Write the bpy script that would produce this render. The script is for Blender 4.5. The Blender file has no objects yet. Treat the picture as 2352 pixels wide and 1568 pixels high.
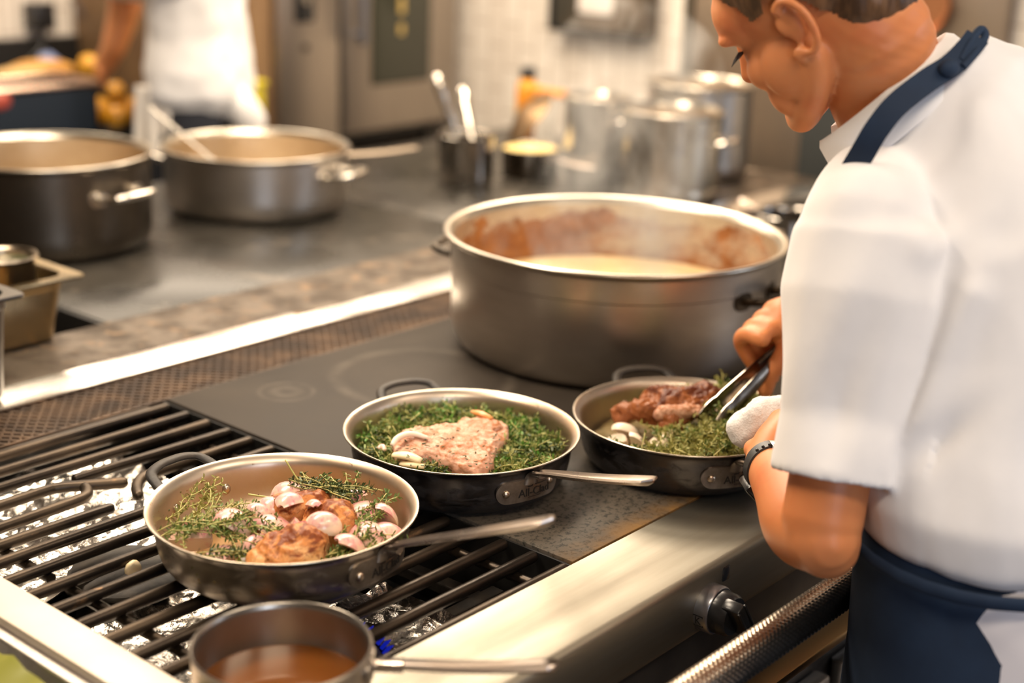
import bpy, bmesh, math, random
import numpy as np
from mathutils import Vector, Matrix, noise, Euler
S = bpy.context.scene
COL = S.collection
PI = math.pi
R = math.radians
rnd = random.Random(7)

# ------------------------------------------------------------------ camera, world, lights, exposure
CAM = Vector((0, 0, 1.659)); PITCH, ROLL, YAW, FPX = R(17.615), R(2.097), R(50.106), 3362.8
fw = Vector((math.sin(YAW)*math.cos(PITCH), math.cos(YAW)*math.cos(PITCH), -math.sin(PITCH)))
rt0 = Vector((math.cos(YAW), -math.sin(YAW), 0)); up0 = rt0.cross(fw)
rt = rt0*math.cos(ROLL) + up0*math.sin(ROLL); up = up0*math.cos(ROLL) - rt0*math.sin(ROLL)
cd = bpy.data.cameras.new('camera'); cam = bpy.data.objects.new('camera', cd); COL.objects.link(cam)
cam.matrix_world = Matrix(((rt.x, up.x, -fw.x, CAM.x), (rt.y, up.y, -fw.y, CAM.y), (rt.z, up.z, -fw.z, CAM.z), (0, 0, 0, 1)))
cd.sensor_width = 36; cd.lens = FPX/2352*36; cd.clip_start = .05; cd.clip_end = 60
cd.dof.use_dof = True; cd.dof.focus_distance = 1.70; cd.dof.aperture_fstop = 2.0; cd.dof.aperture_blades = 0
S.camera = cam

w = bpy.data.worlds.new('world'); S.world = w; w.use_nodes = True
bg = w.node_tree.nodes['Background']; bg.inputs[0].default_value = (1, .83, .66, 1); bg.inputs[1].default_value = .035

def area(name, loc, target, sx, sy, power, col, spread=180):
    l = bpy.data.lights.new(name, 'AREA'); l.shape = 'RECTANGLE'; l.size = sx; l.size_y = sy
    l.energy = power; l.color = col; l.spread = R(spread)
    o = bpy.data.objects.new(name, l); COL.objects.link(o); o.location = loc
    d = Vector(target)-Vector(loc); o.rotation_euler = d.to_track_quat('-Z', 'Y').to_euler()
    return o
WARM = (1, .83, .64); WARM2 = (1, .72, .45); COOL = (.72, .82, 1)
for i, (x, y) in enumerate(((.9, 1.65), (1.9, 1.85), (2.9, 2.05))):
    area('hood_lamp_light', (x, y, 2.15), (x, y, 0), .75, .32, 44, WARM)
area('strip_highlight_light', (2.9, 3.35, 2.2), (2.7, 3.2, 0), 1.6, .45, 48, WARM)  # unseen lamp added to put a highlight on the strip's front band
area('ceiling_lamp_light', (.1, -.3, 2.85), (.6, .4, 0), 1.1, .4, 46, WARM)
area('ceiling_lamp_light', (1.7, -.4, 2.85), (1.7, .2, 0), 1.1, .4, 40, WARM)
area('ceiling_lamp_light', (2.2, 3.7, 2.85), (2.4, 3.9, 0), 1.3, .5, 70, WARM)
area('ceiling_lamp_light', (3.2, 2.9, 2.85), (3.8, 2.8, .8), .8, .6, 46, WARM)
area('window_daylight', (-.6, -2.3, 1.75), (1.6, 1.6, 1.0), .9, 1.3, 60, COOL)
area('window_daylight', (3.7, -1.6, 1.7), (1.8, .9, 1.1), .9, 1.2, 38, COOL)
S.view_settings.view_transform = 'Standard'; S.view_settings.look = 'None'
S.view_settings.exposure = -.82; S.view_settings.gamma = 1; S.view_settings.use_curve_mapping = False

# ------------------------------------------------------------------ helpers
def tag(o, label=None, cat=None, group=None, kind=None):
    if label: o['label'] = label
    if cat: o['category'] = cat
    if group: o['group'] = group
    if kind: o['kind'] = kind
    return o
def empty(name, loc, label=None, cat=None, group=None, rz=0):
    o = bpy.data.objects.new(name, None); COL.objects.link(o); o.location = loc; o.rotation_euler = (0, 0, rz)
    o.empty_display_size = .02
    return tag(o, label, cat, group)
def link(name, me, mats=None, parent=None, world=True, smooth=True):
    """link a mesh; when world is True the vertices are world coordinates and move into the parent's frame"""
    me.name = name; o = bpy.data.objects.new(name, me); COL.objects.link(o)
    if parent is not None:
        if world: me.transform(wmat(parent).inverted())
        o.parent = parent
    if mats is not None:
        for m in (mats if isinstance(mats, (list, tuple)) else [mats]): me.materials.append(m)
    if smooth:
        me.polygons.foreach_set('use_smooth', [True]*len(me.polygons))
        if smooth != 'all':
            me.set_sharp_from_angle(angle=R(smooth if isinstance(smooth, (int, float)) and smooth is not True else 40))
    me.update(); return o
def wmat(o):
    m = Matrix.LocRotScale(o.location, o.rotation_euler, None)
    return wmat(o.parent) @ m if o.parent else m
def mesh(vs, fs):
    me = bpy.data.meshes.new('m'); me.from_pydata([tuple(v) for v in vs], [], fs); me.update(); return me
def join(*parts):
    V, F = [], []
    for p in parts:
        v, f = p if isinstance(p, tuple) else unmesh(p)
        n = len(V); V += [tuple(q) for q in v]; F += [tuple(i+n for i in g) for g in f]
    return V, F
def unmesh(me): return [tuple(v.co) for v in me.vertices], [tuple(p.vertices) for p in me.polygons]
def xf(vf, m): return [tuple(m @ Vector(v)) for v in vf[0]], vf[1]
def mv(vf, d): return [(v[0]+d[0], v[1]+d[1], v[2]+d[2]) for v in vf[0]], vf[1]
def box(a, b, bev=0, seg=2):
    """box between two corners"""
    bm = bmesh.new(); bmesh.ops.create_cube(bm, size=1)
    c = [(a[i]+b[i])/2 for i in range(3)]; s = [abs(b[i]-a[i]) for i in range(3)]
    for v in bm.verts: v.co = Vector((c[0]+v.co.x*s[0], c[1]+v.co.y*s[1], c[2]+v.co.z*s[2]))
    if bev: bmesh.ops.bevel(bm, geom=bm.edges[:], offset=bev, segments=seg, affect='EDGES', profile=.5)
    r = [tuple(v.co) for v in bm.verts], None
    bm.verts.index_update(); f = [tuple(v.index for v in p.verts) for p in bm.faces]; bm.free(); return r[0], f
def lathe(prof, n=64, a0=0, loc=(0, 0, 0)):
    """closed profile of (r, z) turned round z; ends on the axis are fanned"""
    V, F, rings = [], [], []
    for r, z in prof:
        if r < 1e-6: rings.append([len(V)]); V.append((loc[0], loc[1], loc[2]+z))
        else:
            rings.append(list(range(len(V), len(V)+n)))
            V += [(loc[0]+r*math.cos(a0+2*PI*i/n), loc[1]+r*math.sin(a0+2*PI*i/n), loc[2]+z) for i in range(n)]
    for A, B in zip(rings, rings[1:]):
        for i in range(n):
            j = (i+1) % n
            if len(A) == 1 and len(B) == 1: continue
            if len(A) == 1: F.append((A[0], B[j], B[i]))
            elif len(B) == 1: F.append((A[i], A[j], B[0]))
            else: F.append((A[i], A[j], B[j], B[i]))
    return V, F
def spline(P, n=8, closed=False):
    """Catmull-Rom through tuples of any length"""
    P = [np.array(p, float) for p in P]; out = []; m = len(P)
    rng = range(m if closed else m-1)
    for i in rng:
        p1, p2 = P[i], P[(i+1) % m]
        p0 = P[i-1] if (i > 0 or closed) else 2*p1-p2
        p3 = P[(i+2) % m] if (i+2 < m or closed) else 2*p2-p1
        for k in range(n):
            t = k/n
            out.append(.5*((2*p1)+(-p0+p2)*t+(2*p0-5*p1+4*p2-p3)*t*t+(-p0+3*p1-3*p2+p3)*t**3))
    if not closed: out.append(P[-1])
    return out
def frames(P, up=(0, 0, 1), closed=False):
    P = [Vector(p) for p in P]; u = Vector(up); fr = []; n = len(P)
    for i in range(n):
        if closed: t = P[(i+1) % n]-P[i-1]
        else: t = P[min(i+1, n-1)]-P[max(i-1, 0)]
        t.normalize(); s = t.cross(u)
        if s.length < 1e-4: s = t.cross(Vector((1, .1, 0)))
        s.normalize(); nrm = s.cross(t).normalized(); fr.append((P[i], t, s, nrm))
    return fr
def tube(P, rad, n=12, closed=False, up=(0, 0, 1), flat=1, cap=True, round_end=False):
    """rad: number or list; flat: vertical squash"""
    if not hasattr(rad, '__len__'): rad = [rad]*len(P)
    P = [Vector(p[:3]) for p in P]; rad = list(rad)
    if round_end and not closed:
        def ext(P, rad):
            d = (P[-1]-P[-2]).normalized(); r = rad[-1]; base = P[-1].copy()
            for k in (1, 2, 3): a = PI/2*k/3.3; P.append(base+d*r*math.sin(a)); rad.append(r*math.cos(a))
        ext(P, rad); P.reverse(); rad.reverse(); ext(P, rad); P.reverse(); rad.reverse()
    V, F = [], []
    for (p, t, s, nn), r in zip(frames(P, up, closed), rad):
        V += [tuple(p+s*(r*math.cos(2*PI*i/n))+nn*(r*flat*math.sin(2*PI*i/n))) for i in range(n)]
    m = len(P)
    for k in range(m if closed else m-1):
        a, b = k*n, ((k+1) % m)*n
        for i in range(n): j = (i+1) % n; F.append((a+i, a+j, b+j, b+i))
    if cap and not closed:
        F.append(tuple(range(n))[::-1]); F.append(tuple(range((m-1)*n, m*n)))
    return V, F
def loft(sections, cap=True, closed=False):
    n = len(sections[0]); V = [tuple(p) for s in sections for p in s]; F = []; m = len(sections)
    for k in range(m if closed else m-1):
        a, b = k*n, ((k+1) % m)*n
        for i in range(n): j = (i+1) % n; F.append((a+i, a+j, b+j, b+i))
    if cap and not closed: F.append(tuple(range(n))[::-1]); F.append(tuple(range((m-1)*n, m*n)))
    return V, F
def ell(c, r, rot=None, lvl=3):
    bm = bmesh.new(); bmesh.ops.create_icosphere(bm, subdivisions=lvl, radius=1)
    m = (rot.to_4x4() if rot is not None else Matrix()); r = (r, r, r) if not hasattr(r, '__len__') else r
    c = Vector(c)
    V = [tuple(c+(m @ Vector((v.co.x*r[0], v.co.y*r[1], v.co.z*r[2])))) for v in bm.verts]
    bm.verts.index_update(); F = [tuple(v.index for v in f.verts) for f in bm.faces]; bm.free(); return V, F
def cap(p0, p1, r0, r1=None, n=20):
    r1 = r0 if r1 is None else r1
    return tube([p0, Vector(p0).lerp(Vector(p1), .5), p1], [r0, (r0+r1)/2, r1], n, round_end=True)
def chain(P, rad, n=26, k=6):
    """smooth skinned chain through P with a radius for each point"""
    q = spline([tuple(p)+(r,) for p, r in zip(P, rad)], k)
    return tube([p[:3] for p in q], [max(.001, p[3]) for p in q], n, round_end=True)
def bake(vf, voxel=.004, smooth=4, factor=.5, disp=None, dec=None):
    """union of closed shapes as one continuous surface"""
    me = mesh(*vf); o = bpy.data.objects.new('t', me); COL.objects.link(o)
    m = o.modifiers.new('r', 'REMESH'); m.mode = 'VOXEL'; m.voxel_size = voxel; m.adaptivity = 0
    if smooth: s = o.modifiers.new('s', 'SMOOTH'); s.iterations = smooth; s.factor = factor
    if dec: d = o.modifiers.new('d', 'DECIMATE'); d.ratio = dec
    dg = bpy.context.evaluated_depsgraph_get(); out = bpy.data.meshes.new_from_object(o.evaluated_get(dg))
    bpy.data.objects.remove(o); bpy.data.meshes.remove(me)
    if disp:
        out.update()
        nv = [v.normal.copy() for v in out.vertices]
        for v, nn in zip(out.vertices, nv): v.co = disp(v.co, nn)
        out.update()
    return out
def nz(p, s, seed=0): return noise.noise(Vector((p[0]*s+seed*3.7, p[1]*s-seed*1.3, p[2]*s+seed)))
def fbm(p, s, seed=0, o=4):
    a, t = 1, 0
    for i in range(o): t += a*nz(p, s, seed+i); a *= .5; s *= 2.1
    return t

# ------------------------------------------------------------------ materials
class T:
    def __init__(self, name):
        self.m = bpy.data.materials.new(name); self.m.use_nodes = True
        self.t = self.m.node_tree; self.b = self.t.nodes['Principled BSDF']; self.co = None
    def n(self, typ, **kw):
        x = self.t.nodes.new(typ)
        for k, v in kw.items(): setattr(x, k, v)
        return x
    def set(self, node, key, v):
        if isinstance(v, bpy.types.NodeSocket): self.t.links.new(v, node.inputs[key])
        else: node.inputs[key].default_value = v
    def coord(self, scale=(1, 1, 1), kind='Object', rot=(0, 0, 0)):
        tc = self.n('ShaderNodeTexCoord'); mp = self.n('ShaderNodeMapping')
        mp.inputs['Scale'].default_value = scale; mp.inputs['Rotation'].default_value = rot
        self.t.links.new(tc.outputs[kind], mp.inputs[0]); return mp.outputs[0]
    def noise(self, scale, detail=5, rough=.55, co=None, dist=0):
        x = self.n('ShaderNodeTexNoise'); self.set(x, 'Scale', scale); self.set(x, 'Detail', detail); self.set(x, 'Roughness', rough)
        self.set(x, 'Distortion', dist); self.t.links.new(co or self.coord(), x.inputs['Vector']); return x.outputs['Fac']
    def ramp(self, f, lo, hi, a=0., b=1.):
        x = self.n('ShaderNodeMapRange'); self.set(x, 0, f); self.set(x, 1, lo); self.set(x, 2, hi); self.set(x, 3, a); self.set(x, 4, b)
        x.clamp = True; return x.outputs[0]
    def mix(self, f, a, b):
        x = self.n('ShaderNodeMix', data_type='RGBA'); self.set(x, 0, f)
        self.set(x, 6, a if isinstance(a, bpy.types.NodeSocket) else tuple(a)+(1,)); self.set(x, 7, b if isinstance(b, bpy.types.NodeSocket) else tuple(b)+(1,))
        return x.outputs[2]
    def math(self, op, a, b=0.):
        x = self.n('ShaderNodeMath', operation=op); self.set(x, 0, a); self.set(x, 1, b); return x.outputs[0]
    def sep(self, co):
        x = self.n('ShaderNodeSeparateXYZ'); self.t.links.new(co, x.inputs[0]); return x.outputs
    def bump(self, h, strength=.3, dist=.001):
        x = self.n('ShaderNodeBump'); self.set(x, 'Strength', strength); self.set(x, 'Distance', dist); self.set(x, 'Height', h)
        self.t.links.new(x.outputs[0], self.b.inputs['Normal'])
    def out(self, color=None, metallic=None, rough=None, **kw):
        if color is not None: self.set(self.b, 'Base Color', color if isinstance(color, bpy.types.NodeSocket) else tuple(color)+(1,))
        if metallic is not None: self.set(self.b, 'Metallic', metallic)
        if rough is not None: self.set(self.b, 'Roughness', rough)
        for k, v in kw.items(): self.set(self.b, k, v)
        return self.m
def M(name, c1, c2=None, s=8, lo=.4, hi=.6, metallic=0., rough=.5, rough2=None, bump=0, bs=60, bd=.001, stretch=(1, 1, 1), c3=None, s3=20, lo3=.55, hi3=.65, m3=None, r3=None, **kw):
    t = T(name); co = t.coord(stretch)
    col = tuple(c1); rg = rough; me = metallic
    if c2:
        f = t.ramp(t.noise(s, 6, .6, co), lo, hi); col = t.mix(f, c1, c2)
        if rough2 is not None: rg = t.ramp(f, 0, 1, rough, rough2)
    if c3:
        f3 = t.ramp(t.noise(s3, 8, .65, co, .4), lo3, hi3); col = t.mix(f3, col, c3)
        if m3 is not None: me = t.ramp(f3, 0, 1, metallic, m3)
        if r3 is not None and not isinstance(rg, bpy.types.NodeSocket): rg = t.ramp(f3, 0, 1, rg, r3)
    if bump: t.bump(t.noise(bs, 5, .6, t.coord(stretch)), bump, bd)
    return t.out(col, me, rg, **kw)

steel = M('brushed_steel', (.62, .58, .52), (.52, .48, .43), 6, metallic=1, rough=.28, rough2=.36, bump=.08, bs=90, stretch=(.3, 6, 6))
steel_rail = M('worn_front_rail_steel', (.33, .305, .25), (.24, .215, .17), 5, .35, .65, metallic=1, rough=.44, rough2=.52, bump=.1, bs=120, stretch=(.25, 3, 3), c3=(.30, .19, .08), s3=38, lo3=.70, hi3=.78, m3=.4)
strip_steel = M('scuffed_strip_steel', (.15, .12, .092), (.060, .044, .031), 15, .40, .58, metallic=.75, rough=.42, rough2=.56, bump=.25, bs=30, c3=(.24, .15, .08), s3=24, lo3=.56, hi3=.68, m3=.35, r3=.5)
strip_glint = M('strip_highlight_steel', (.90, .87, .82), (.78, .74, .68), 14, .5, .75, metallic=1, rough=.2, bump=.12, bs=25)  # brighter copy of the strip steel, a highlight painted into the colour
dark_panel = M('dark_steel_panel', (.10, .09, .08), (.06, .055, .05), 5, metallic=.8, rough=.38)
black_iron = M('greasy_black_iron', (.035, .028, .022), (.10, .07, .045), 14, .48, .68, metallic=.7, rough=.33, rough2=.5, bump=.3, bs=220, c3=(.25, .14, .06), s3=50, lo3=.62, hi3=.72, r3=.6)
bar_iron = M('burner_bar_iron', (.034, .026, .020), (.085, .062, .042), 12, .42, .62, metallic=.85, rough=.34, rough2=.48, bump=.25, bs=160, stretch=(.35, 1, 1), c3=(.30, .17, .08), s3=26, lo3=.62, hi3=.74, r3=.65)
vent_iron = M('rusty_vent_iron', (.055, .034, .022), (.15, .09, .052), 16, .42, .62, metallic=.5, rough=.5)
char = M('charred_black', (.014, .011, .009), (.035, .026, .018), 30, metallic=.0, rough=.6, bump=.5, bs=160)
pit = M('pit_black', (.012, .011, .010), metallic=.2, rough=.5)
plate_m = (lambda: None)
def plate_mat():
    t = T('cast_hot_plate'); co = t.coord()
    f = t.ramp(t.noise(4, 6, .6, co), .35, .7); col = t.mix(f, (.026, .021, .017), (.052, .042, .033))
    # scorched rings left by pots
    for (cx, cy, r, wd) in ((.34, .56, .135, .016), (.145, .655, .040, .006), (.145, .655, .018, .012)):
        tc = t.n('ShaderNodeTexCoord'); v = t.n('ShaderNodeVectorMath', operation='DISTANCE'); t.t.links.new(tc.outputs['Object'], v.inputs[0])
        v.inputs[1].default_value = (cx, cy, .0)
        d = t.math('ABSOLUTE', t.math('SUBTRACT', v.outputs['Value'], r)); g = t.ramp(d, 0, wd, .55, 0.)
        g = t.math('MULTIPLY', g, t.ramp(t.noise(18, 4, .6, co), .3, .6)); col = t.mix(g, col, (.105, .088, .07))
    # pitted oxide at the front corner
    x, y, z = t.sep(co); near = t.ramp(y, .10, .26, 1., 0.)
    g = t.math('MULTIPLY', near, .5); col = t.mix(g, col, (.15, .125, .095))
    sp = t.math('MULTIPLY', t.ramp(t.noise(130, 6, .7, co, .3), .50, .60), near); col = t.mix(sp, col, (.03, .028, .022))
    rs = t.math('MULTIPLY', t.ramp(y, .0, .035, 1., 0.), t.ramp(t.noise(14, 4, .6, co), .35, .55)); col = t.mix(rs, col, (.22, .12, .04))
    t.bump(t.noise(160, 5, .6, co), .15, .0008)
    return t.out(col, 0., t.ramp(f, 0, 1, .42, .55), **{'Specular IOR Level': .12})
hot_plate = plate_mat()
hob_m = M('far_hob_plate', (.020, .018, .015), (.045, .040, .033), 4, .4, .65, metallic=.1, rough=.24, rough2=.38, **{'Specular IOR Level': .3}, c3=(.13, .105, .08), s3=9, lo3=.58, hi3=.72)
foil_m = M('crumpled_foil', (.90, .86, .80), (.62, .54, .44), 10, .45, .7, metallic=1, rough=.20, rough2=.35, bump=.9, bs=46, bd=.004, c3=(.035, .028, .018), s3=13, lo3=.50, hi3=.58, m3=.3, r3=.35)
foil_clean = M('bright_foil', (.95, .91, .85), (.8, .74, .66), 8, .5, .8, metallic=1, rough=.24, bump=.8, bs=35, bd=.005)
pan_in = M('pan_interior_aluminium', (.58, .50, .41), (.50, .36, .24), 7, .42, .68, metallic=.95, rough=.34, rough2=.42, bump=.06, bs=150, c3=(.22, .11, .045), s3=75, lo3=.66, hi3=.72, m3=.4)
def pan_out_mat(name, base, dark, lo, hi):
    t = T(name); co = t.coord(); c2 = t.coord((1, 1, 2.2)); x, y, z = t.sep(co)
    col = t.mix(t.ramp(t.noise(9, 6, .6, c2), .35, .65), base, tuple(c*.6 for c in base))
    burnt = t.math('MAXIMUM', t.ramp(t.math('ADD', z, t.ramp(t.noise(14, 6, .6, c2), .3, .7, -.016, .016)), .008, .030, 1., 0.), t.ramp(t.noise(32, 8, .7, c2, .6), lo, hi))
    col = t.mix(burnt, col, dark)
    t.bump(t.noise(220, 4, .6, co), .08, .0005)
    return t.out(col, t.ramp(burnt, 0, 1, 1., .45), t.ramp(burnt, 0, 1, .30, .5))
pan_out1 = pan_out_mat('burnt_pan_exterior', (.52, .45, .36), (.085, .052, .030), .55, .72)
pan_out2 = pan_out_mat('black_seared_pan_exterior', (.17, .155, .15), (.030, .024, .020), .5, .68)
lip_m = M('pan_lip_metal', (.56, .51, .43), (.42, .36, .28), 20, metallic=1, rough=.27)
handle_m = M('handle_steel', (.64, .56, .49), (.46, .37, .30), 12, metallic=1, rough=.25, rough2=.35)
bracket_m = M('scorched_bracket_steel', (.40, .35, .29), (.16, .12, .09), 16, .4, .62, metallic=.9, rough=.36, c3=(.34, .16, .06), s3=30, lo3=.60, hi3=.70, m3=.5)
emboss_m = M('dark_engraving', (.03, .025, .02), metallic=.6, rough=.5)
rivet_m = M('rivet_metal', (.62, .50, .38), metallic=1, rough=.3)
pot_m = M('pot_aluminium', (.60, .55, .49), (.48, .43, .37), 5, .35, .65, metallic=1, rough=.30, rough2=.38, bump=.05, bs=120, stretch=(1, 1, 3), c3=(.20, .13, .07), s3=26, lo3=.69, hi3=.76, m3=.5)
pot_dark = M('smoked_pot_steel', (.20, .17, .135), (.10, .08, .06), 5, .38, .66, metallic=1, rough=.27, rough2=.4)
pot_shiny = M('polished_pot_steel', (.44, .41, .37), (.30, .27, .235), 4, metallic=1, rough=.13, rough2=.2)
pot_inner = M('pot_interior_warm', (.66, .56, .42), (.52, .40, .26), 5, metallic=.9, rough=.38)
def crust_mat():
    t = T('pot_interior_crust'); co = t.coord(); cs = t.coord((1, 1, 1.6)); x, y, z = t.sep(co)
    zz = t.math('ADD', z, t.ramp(t.noise(9, 6, .65, cs), .3, .7, -.035, .03))
    g = t.math('MULTIPLY', t.ramp(zz, .155, .168, 1., 0.), t.ramp(t.noise(5, 7, .68, cs, .3), .34, .50, .2, 1.))
    col = t.mix(g, (.66, .60, .50), t.mix(t.ramp(t.noise(16, 6, .6, cs), .35, .65), (.17, .052, .010), (.34, .13, .03)))
    return t.out(col, t.ramp(g, 0, 1, .9, .05), t.ramp(g, 0, 1, .32, .45))
crust = crust_mat()
soup_m = M('cream_soup', (.72, .52, .25), (.82, .66, .40), 12, rough=.3, bump=.2, bs=30, bd=.004)
sauce_m = T('brown_sauce').out((.17, .055, .010), 0, .08, **{'Coat Weight': .6})
sauce_m.node_tree.nodes['Principled BSDF'].inputs['Subsurface Weight'].default_value = .3
sauce_m.node_tree.nodes['Principled BSDF'].inputs['Subsurface Radius'].default_value = (.02, .006, .002)
knurl_m = M('knurled_steel', (.62, .53, .43), (.42, .34, .26), 10, metallic=1, rough=.24)
plastic_k = M('black_plastic', (.015, .015, .016), rough=.25)
ring_m = M('grey_knob_ring', (.34, .34, .36), metallic=.9, rough=.3)
white_cloth = M('white_shirt_cloth', (.86, .845, .85), (.80, .79, .80), 5, rough=.85, bump=.12, bs=600, bd=.0004)
towel_m = M('terry_towel', (.90, .88, .86), (.80, .78, .76), 60, rough=.95, bump=.8, bs=420, bd=.002)
cream_cloth = M('cream_cloth', (.80, .74, .66), rough=.9)
navy = M('navy_apron_cloth', (.006, .018, .045), (.009, .026, .062), 9, rough=.85, bump=.15, bs=500, bd=.0005)
black_cloth = M('black_cloth', (.012, .012, .014), rough=.85)
shoe_m = M('black_shoe', (.02, .02, .02), rough=.4)
def skin_mat(name, c1, c2, c3):
    t = T(name); co = t.coord()
    col = t.mix(t.ramp(t.noise(7, 4, .55, co), .35, .65), c1, c2)
    col = t.mix(t.ramp(t.noise(16, 3, .5, co), .55, .75, 0., .55), col, c3)
    t.bump(t.noise(500, 4, .6, co), .12, .0004)
    return t.out(col, 0, .46, **{'Subsurface Weight': .18, 'Subsurface Radius': (.02, .007, .003), 'Subsurface Scale': 1., 'Specular IOR Level': .4})
skin = skin_mat('warm_skin', (.62, .215, .075), (.68, .265, .105), (.56, .13, .045))
skin2 = skin_mat('tan_skin', (.66, .27, .10), (.72, .32, .14), (.60, .20, .07))
hair_m = M('brown_hair', (.060, .030, .014), (.20, .10, .042), 60, .4, .65, rough=.45, bump=.5, bs=300, stretch=(1, 1, .15))
lash_m = M('dark_lash', (.02, .012, .01), rough=.6)
leaf_d = M('thyme_leaf_dark', (.035, .06, .016), (.085, .12, .03), 60, rough=.5)
leaf_m = M('thyme_leaf_green', (.075, .14, .022), (.20, .26, .055), 50, rough=.5)
leaf_l = M('thyme_leaf_pale', (.26, .28, .075), (.40, .40, .14), 50, rough=.55)
leaf_y = M('olive_herb_leaf', (.20, .20, .04), (.36, .33, .08), 50, rough=.55)
stem_m = M('thyme_stem', (.36, .33, .09), (.50, .45, .15), 30, rough=.5)
stem_br = M('brown_stem', (.30, .17, .06), rough=.5)
def shallot_mat():
    t = T('shallot_flesh'); co = t.coord(kind='Generated'); x, y, z = t.sep(co)
    f = t.ramp(t.math('ADD', z, t.ramp(t.noise(3, 4, .5, co), .3, .7, -.35, .35)), .4, .95)
    g = t.noise(9, 3, .5, t.coord((1, 1, .1), 'Generated'))
    col = t.mix(f, (.84, .66, .48), (.74, .36, .33)); col = t.mix(t.math('MULTIPLY', f, t.ramp(g, .55, .7, 0., .7)), col, (.55, .12, .20))
    return t.out(col, 0, .28, **{'Subsurface Weight': .35, 'Subsurface Radius': (.01, .006, .005), 'Coat Weight': .25})
shallot = shallot_mat()
garlic = T('garlic_flesh').out((.86, .70, .44), 0, .35, **{'Subsurface Weight': .4, 'Subsurface Radius': (.01, .007, .004)})
def meat_mat(name, pale, gold, brown, lo=.4, hi=.62, blo=.55, bhi=.72, s=3.0):
    t = T(name); co = t.coord(kind='Generated'); ob = t.coord(); x, y, z = t.sep(co)
    n1 = t.noise(s, 6, .62, co, .3); top = t.math('ADD', z, t.ramp(n1, .3, .7, -.3, .3))
    col = t.mix(t.ramp(top, lo, hi), pale, gold); col = t.mix(t.ramp(t.math('ADD', z, t.ramp(t.noise(s*1.7, 7, .68, co, .5), .3, .7, -.5, .5)), blo+.2, bhi+.35), col, brown)
    t.bump(t.noise(130, 6, .65, ob), .45, .0012)
    return t.out(col, 0, .42, **{'Subsurface Weight': .2, 'Subsurface Radius': (.012, .006, .003), 'Specular IOR Level': .22})
meat_br = meat_mat('seared_chicken', (.78, .50, .24), (.60, .24, .075), (.20, .048, .012), .45, .75, .42, .62)
meat_rw = meat_mat('pink_pork', (.50, .24, .16), (.62, .36, .25), (.40, .15, .06), .2, .7, .42, .66, 6)
meat_dk = meat_mat('dark_roast_meat', (.34, .12, .05), (.28, .09, .028), (.10, .022, .007), .3, .6, .45, .65)
tile_white = None
def tile_mat(name, ax):
    t = T(name); tc = t.n('ShaderNodeTexCoord'); sx, sy, sz = t.sep(tc.outputs['Object'])
    cm = t.n('ShaderNodeCombineXYZ'); t.t.links.new(sz, cm.inputs[0]); t.t.links.new(sy if ax == 'y' else sx, cm.inputs[1])
    br = t.n('ShaderNodeTexBrick'); t.t.links.new(cm.outputs[0], br.inputs['Vector']); br.offset = .5
    for k, v in (('Scale', 1.), ('Mortar Size', .0035), ('Mortar Smooth', .3), ('Brick Width', .155), ('Row Height', .070), ('Bias', -.2)): br.inputs[k].default_value = v
    br.inputs['Color1'].default_value = (.74, .68, .60, 1); br.inputs['Color2'].default_value = (.66, .59, .51, 1); br.inputs['Mortar'].default_value = (.40, .33, .27, 1)
    t.bump(t.ramp(br.outputs['Fac'], 0, 1, 1., 0.), .5, .002)
    return t.out(br.outputs['Color'], 0, .22)
tile_y = tile_mat('wall_tile_y', 'y'); tile_x = tile_mat('wall_tile_x', 'x')
plaster = M('warm_plaster', (.24, .18, .135), rough=.8)
brown_board = M('brown_board', (.16, .09, .045), (.22, .13, .06), 4, rough=.6)
floor_m = M('quarry_floor', (.045, .028, .02), (.07, .045, .035), 3, rough=.5)
dark_glass = T('dark_oven_glass').out((.045, .045, .03), 0, .12)
oven_in = T('oven_glass_amber').out((.06, .055, .03), 0, .15)

# ------------------------------------------------------------------ setting
def struct(name, vf, m, smooth=False):
    o = link(name, mesh(*vf), m, smooth=smooth); o['kind'] = 'structure'; return o
XR, YB, XL, YF = 4.0, 4.6, -2.2, -2.6
struct('floor', box((XL-.1, YF-.1, -.1), (XR+.1, YB+.1, 0)), floor_m)
struct('ceiling', box((XL-.1, YF-.1, 3.0), (XR+.1, YB+.1, 3.1)), plaster)
struct('wall_back', box((XL-.1, YB, 0), (XR+.1, YB+.1, 3.0)), tile_x)
struct('wall_right', box((XR, YF-.1, 0), (XR+.1, YB, 3.0)), tile_y)
struct('wall_left', box((XL-.1, YF, 0), (XL, YB, 3.0)), plaster)
struct('wall_front', box((XL, YF-.1, 0), (XR, YF, 3.0)), plaster)
# steel splash panel on the right wall, between the two tiled stretches
struct('trim_1', box((3.955, 1.60, .0), (3.999, 2.615, 2.9), .004), M('warm_steel_panel', (.42, .34, .26), (.30, .25, .21), 2.2, .35, .65, metallic=.9, rough=.33, rough2=.45))
struct('trim_2', box((3.94, 2.615, .0), (3.999, 2.64, 2.9), .003), M('dark_trim', (.10, .085, .06), metallic=.6, rough=.4))
struct('trim_3', box((3.93, 1.43, .0), (3.999, 1.455, 2.9), .003), M('dark_trim_b', (.05, .045, .035), metallic=.4, rough=.4))
struct('trim_4', box((3.965, 1.20, .0), (3.999, 1.43, 2.9), .003), M('pale_trim', (.72, .68, .62), rough=.4))

# ------------------------------------------------------------------ the range
TZ = .92
GX0, GX1, GY0, GY1 = .742, 1.205, .909, 1.662
range_ = empty('cooking_range', (1.9, 1.6, 0), 'long stainless steel island range carrying the pans, with a steel front rail', 'stove')
RX0, RX1 = -.35, 3.45
parts = []
parts.append(box((.0+RX0, .80, .08), (RX1, 2.93, .79)))
link('body', mesh(*join(*parts)), dark_panel, range_, smooth=False)
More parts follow.
